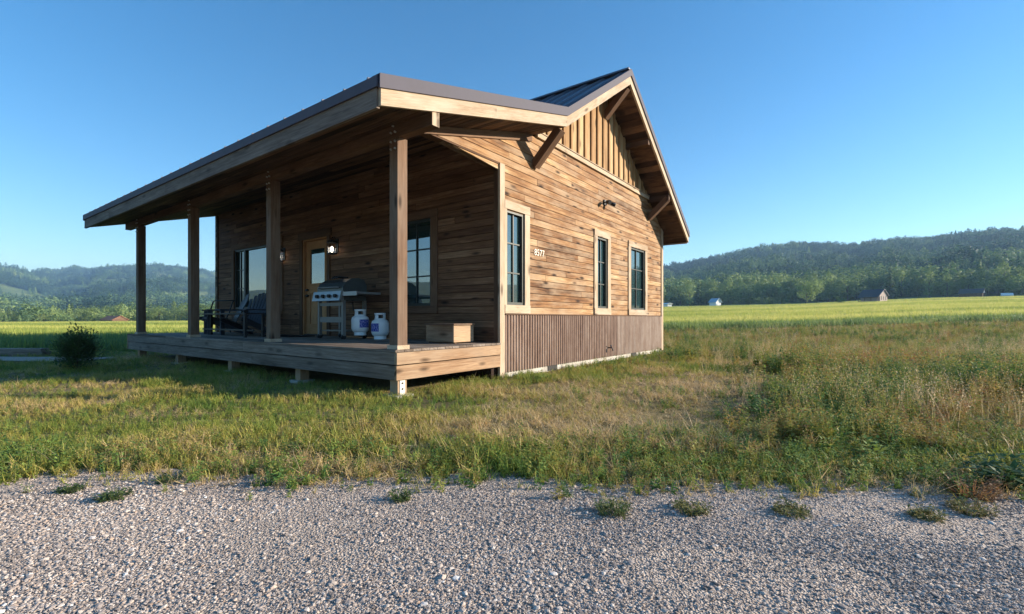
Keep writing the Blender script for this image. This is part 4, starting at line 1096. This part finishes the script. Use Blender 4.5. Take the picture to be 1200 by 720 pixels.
random.seed(5)
# the big round tree and its neighbours in the right-hand field
def at(px, Y): return (px - 600) / F * Y, Y
x_, y_ = at(945, 235); tree('round', 3, x_, y_, 13.0, 1.0, label='big round broadleaf tree standing out alone before the hill at right', cat='tree')
x_, y_ = at(984, 160); tree('round', 1, x_, y_, 2.6, 1.1, name='bush', label='small dark bush in the field left of the brown cabin', cat='bush')
for px in (893, 905, 918, 965, 975):
    x_, y_ = at(px, 262); tree('round', random.randrange(4), x_, y_, random.uniform(3.5, 5), 1.5, name='bush', label='low bush along the far field edge beside the big round tree', cat='bush', group='bushes by the big round tree')
TL = {'round': 'mid green broadleaf tree in the row beyond the left field', 'tall': 'pale green poplar in the row beyond the left field', 'conifer': 'dark spruce in the row beyond the left field'}
for i in range(84):
    px = -40 + 345 * (i + random.random() * .8) / 84; Y = random.uniform(232, 285)
    kind = random.choices(['round', 'tall', 'conifer'], [.6, .25, .15])[0]; x_, y_ = at(px, Y)
    if 118 < px < 148 and Y < 262: Y = 275; x_, y_ = at(px, Y)
    tree(kind, random.randrange(3), x_, y_, random.uniform(5.5, 11.0) * (1.1 if kind != 'round' else 1) * (.75 if px < 60 else 1), random.uniform(.85, 1.2) * (1.25 if kind == 'round' else 1), label=TL[kind], cat='tree', group='trees beyond the left field')
TR = {'round': 'broadleaf tree in the row at the foot of the right hill', 'tall': 'tall pale poplar in the row at the foot of the right hill', 'conifer': 'spruce in the row at the foot of the right hill'}
for i in range(70):
    px = 745 + 500 * (i + random.random() * .8) / 70; Y = random.uniform(302, 345) * math.cos(th_px(px))
    kind = random.choices(['round', 'tall', 'conifer'], [.50, .42, .08])[0]; x_, y_ = at(px, Y)
    tree(kind, random.randrange(3), x_, y_, random.uniform(8, 15) * (1.2 if kind != 'round' else 1), random.uniform(.9, 1.3), label=TR[kind], cat='tree', group='trees at the foot of the right hill')

# far-off woods on the hills: one mass
def fmesh(kind, n, size, seed):
    me = crown_mesh(kind, n, size, seed); me.materials.append(M['forest']); return me
C_for = protos('wood', [fmesh('conifer', 0, 0, 401), fmesh('conifer', 0, 0, 402), fmesh('conifer', 0, 0, 403), fmesh('conifer', 0, 0, 404), fmesh('round', 600, .042, 411), fmesh('round', 600, .042, 412), fmesh('tall', 350, .030, 421)])
random.seed(77)
def woods(a0, a1, r0, r1f, n, h0, h1, seed):
    th = rng.uniform(R(a0), R(a1), n); Rr = np.interp(th, RT, RR)
    r = np.sqrt(r0 ** 2 + rng.random(n) * ((Rr * r1f) ** 2 - r0 ** 2)); x = r * np.sin(th); y = r * np.cos(th)
    m = fbm(x / 130 + seed, y / 130, 4, 121); low = 1 - sstep(330, 620, r)
    ok = (m > .49 - .30 * low) | (rng.random(n) < .06)
    x, y, r, m, low = x[ok], y[ok], r[ok], m[ok], low[ok]
    h = rng.uniform(h0, h1, len(x)) * (1 - .15 * low) * np.where(rng.random(len(x)) < .12, 1.5, 1.)
    bands = fbm(x / 75 + seed, y / 75, 3, 131)
    tint = np.clip(.30 + (bands - .5) * 1.5 + .42 * low + rng.normal(0, .15, len(x)) , 0, 1)
    return x, y, terrain(x, y) - .4, np.stack([h * 1.15, h * 1.15, h], -1), tint
A = woods(14, 58, 325, 1.02, 26000, 8, 14, 3); B = woods(-58, -20, 680, 1.01, 28000, 11, 18, 17)
A2 = woods(14, 58, 318, .45, 3000, 8, 13, 31); B2 = woods(-58, -20, 290, .30, 3500, 4.5, 8, 23)
q = [np.concatenate(z) for z in zip(A, A2, B, B2)]
scatter('forest', *q[:3], q[3], q[4], C_for, .03, 'dark forest covering the hills behind the fields', 'forest')

# ------------------------------------------------------------------ far buildings
def farm(name, px, Y, rz, w, l, h, rh, wallm, roofm, lab, cat, porch_=False, gable=None, wins=True, k_=1.0):
    x_, y_ = at(px, Y); e_ = empty(name, (x_, y_, tz(x_, y_) - .05), rz, label=lab, cat=cat)
    # local: gable ends at y = +-l/2, eaves at x = +-w/2
    b = MB(); b.box(-w / 2, w / 2, -l / 2, l / 2, 0, h, 'y', .4)
    b.build('wall', wallm, e_)
    b = MB()
    for sy in (-1, 1):
        y0 = sy * l / 2; b.hexa([(-w / 2, y0 - .06, h + .004), (w / 2, y0 - .06, h + .004), (w / 2, y0 + .06, h + .004), (-w / 2, y0 + .06, h + .004), (-.05, y0 - .06, h + rh), (.05, y0 - .06, h + rh), (.05, y0 + .06, h + rh), (-.05, y0 + .06, h + rh)], (1, 0, 0), .6)
    b.build('gable', gable or wallm, e_)
    b = MB(); ov = .5
    for sx in (-1, 1):
        ex = sx * (w / 2 + (ov if not (porch_ and sx < 0) else 2.2)); ez = h - (abs(ex) - w / 2) * rh / (w / 2) * (1 if not (porch_ and sx < 0) else .6)
        b.hexa([(ex, -l / 2 - ov, ez), (0, -l / 2 - ov, h + rh + .05), (0, l / 2 + ov, h + rh + .05), (ex, l / 2 + ov, ez), (ex, -l / 2 - ov, ez + .18), (0, -l / 2 - ov, h + rh + .25), (0, l / 2 + ov, h + rh + .25), (ex, l / 2 + ov, ez + .18)], (0, 1, 0), .5)
    b.build('roof', roofm, e_)
    if porch_:
        for k in range(4):
            b = MB(); y0 = -l / 2 + .1 + (l - .2) * k / 3; b.box(-w / 2 - 2.0, -w / 2 - 1.85, y0 - .07, y0 + .07, 0, h - .4, 'z'); b.build('porch_post', M['beam'], e_)
        b = MB(); b.box(-w / 2 - 2.1, -w / 2, -l / 2, l / 2, .3, .5, 'y'); b.build('porch_deck', M['deck'], e_)
    if wins:
        for k in range(3):
            b = MB(); x0 = -w / 2 + w * (k + .7) / 3.4; b.box(x0 - .3, x0 + .3, -l / 2 - .03, -l / 2 - .005, .9, 2.3, 'z'); wn_ = b.build('window', M['sash'], e_)
            b = MB(); b.box(x0 - .24, x0 + .24, -l / 2 - .036, -l / 2 - .031, .96, 2.24, 'z'); b.build('pane', M['glass'], wn_)
    e_.scale = (k_, k_, k_ * (1.25 if k_ < 1 else 1)); return e_
M['far_wall'] = plain('far_wall', (.46, .35, .30), .85)
M['far_roof'] = plain('far_roof_metal', (.06, .055, .06), .5, .2)
M['roof_rust'] = plain('roof_rust', (.30, .12, .06), .8)
M['far_white'] = plain('far_white', (.80, .78, .75), .7)
M['far_blue'] = plain('far_blue_steel', (.30, .42, .52), .5, .2)
farm('far_cabin', 1024, 158, .45, 6.0, 8.0, 2.7, 2.0, M['far_wall'], M['far_roof'], 'small brown porch cabin with a dark roof out in the right field', 'cabin', True, M['far_wall'], True, .72)
farm('farmhouse', 1139, 203, .58, 6.5, 12, 2.8, 2.2, M['beam'], M['far_roof'], 'dark low farmhouse with a white gable at the far right field edge', 'house', False, M['far_white'], True, .62)
farm('shed', 838, 258, .40, 3.6, 4.6, 2.7, 1.6, M['far_white'], M['far_blue'], 'small white shed with a blue roof at the forest foot', 'shed', False, M['far_white'], False)
farm('trailer', 781, 268, .3, 2.6, 6, 2.0, .4, M['far_white'], M['far_white'], 'low white trailer just right of the cabin corner', 'trailer', False, M['far_white'], False)
farm('barn', 134, 218, 1.15, 6, 9.5, 1.3, 1.6, M['beam'], M['roof_rust'], 'low barn with a rust red roof before the left trees', 'barn', False, M['beam'], False)
farm('greenhouse', 1180, 194, .9, 3, 5, 1.3, .9, M['far_blue'], M['far_white'], 'pale blue low outbuilding at the right edge of the field', 'outbuilding', False, M['far_blue'], False, .6)

# ------------------------------------------------------------------ air
b = MB(); b.box(-3150, 3150, -3150, 3150, -16, 330, 'x')
t = NT('haze_air'); pv = t.n('ShaderNodeVolumePrincipled', {'Color': (.42, .68, 1.0, 1), 'Density': .00023, 'Anisotropy': .15}).outputs[0]
hz = b.build('haze', t.out(None, pv)); hz['kind'] = 'stuff'; tag(hz, 'thin blue summer haze over the valley', 'haze')

# ------------------------------------------------------------------ light
EL = R(16); SX, SY = .999, .046
wd = bpy.data.worlds.new('World'); scene.world = wd; wd.use_nodes = True
nt = wd.node_tree; nt.nodes.clear()
sky = nt.nodes.new('ShaderNodeTexSky'); sky.sky_type = 'NISHITA'; sky.sun_disc = False; sky.sun_elevation = EL; sky.sun_rotation = math.atan2(SX, SY)
sky.altitude = 1800; sky.air_density = 1.25; sky.dust_density = .35; sky.ozone_density = 2.2
bg = nt.nodes.new('ShaderNodeBackground'); bg.inputs[1].default_value = .092
wo = nt.nodes.new('ShaderNodeOutputWorld'); hs = nt.nodes.new('ShaderNodeHueSaturation'); hs.inputs['Saturation'].default_value = 1.36; hs.inputs['Hue'].default_value = .501; nt.links.new(sky.outputs[0], hs.inputs['Color']); nt.links.new(hs.outputs[0], bg.inputs[0]); nt.links.new(bg.outputs[0], wo.inputs[0])
sl = bpy.data.lights.new('sun', 'SUN'); sl.energy = 5.0; sl.angle = R(.5); sl.color = (1, .87, .70)
so = link(bpy.data.objects.new('sun', sl)); d = Vector((SX * math.cos(EL), SY * math.cos(EL), math.sin(EL))); so.rotation_euler = d.to_track_quat('Z', 'Y').to_euler(); so.location = (20, 0, 12)

cam = bpy.data.cameras.new('camera'); cam.sensor_width = 36; cam.lens = F / 1200 * 36; cam.shift_y = 13 / 1200; cam.clip_end = 20000; cam.clip_start = .05
co = link(bpy.data.objects.new('camera', cam)); co.location = (0, 0, CAMH); co.rotation_euler = (math.pi / 2, 0, 0); scene.camera = co
scene.view_settings.view_transform = 'Standard'; scene.view_settings.look = 'None'; scene.view_settings.exposure = 1.3; scene.view_settings.gamma = 1
scene.cycles.use_denoising = True; scene.cycles.use_adaptive_sampling = False
scene.cycles.max_bounces = 7; scene.cycles.diffuse_bounces = 3; scene.cycles.glossy_bounces = 3; scene.cycles.transmission_bounces = 4; scene.cycles.transparent_max_bounces = 8; scene.cycles.volume_bounces = 1
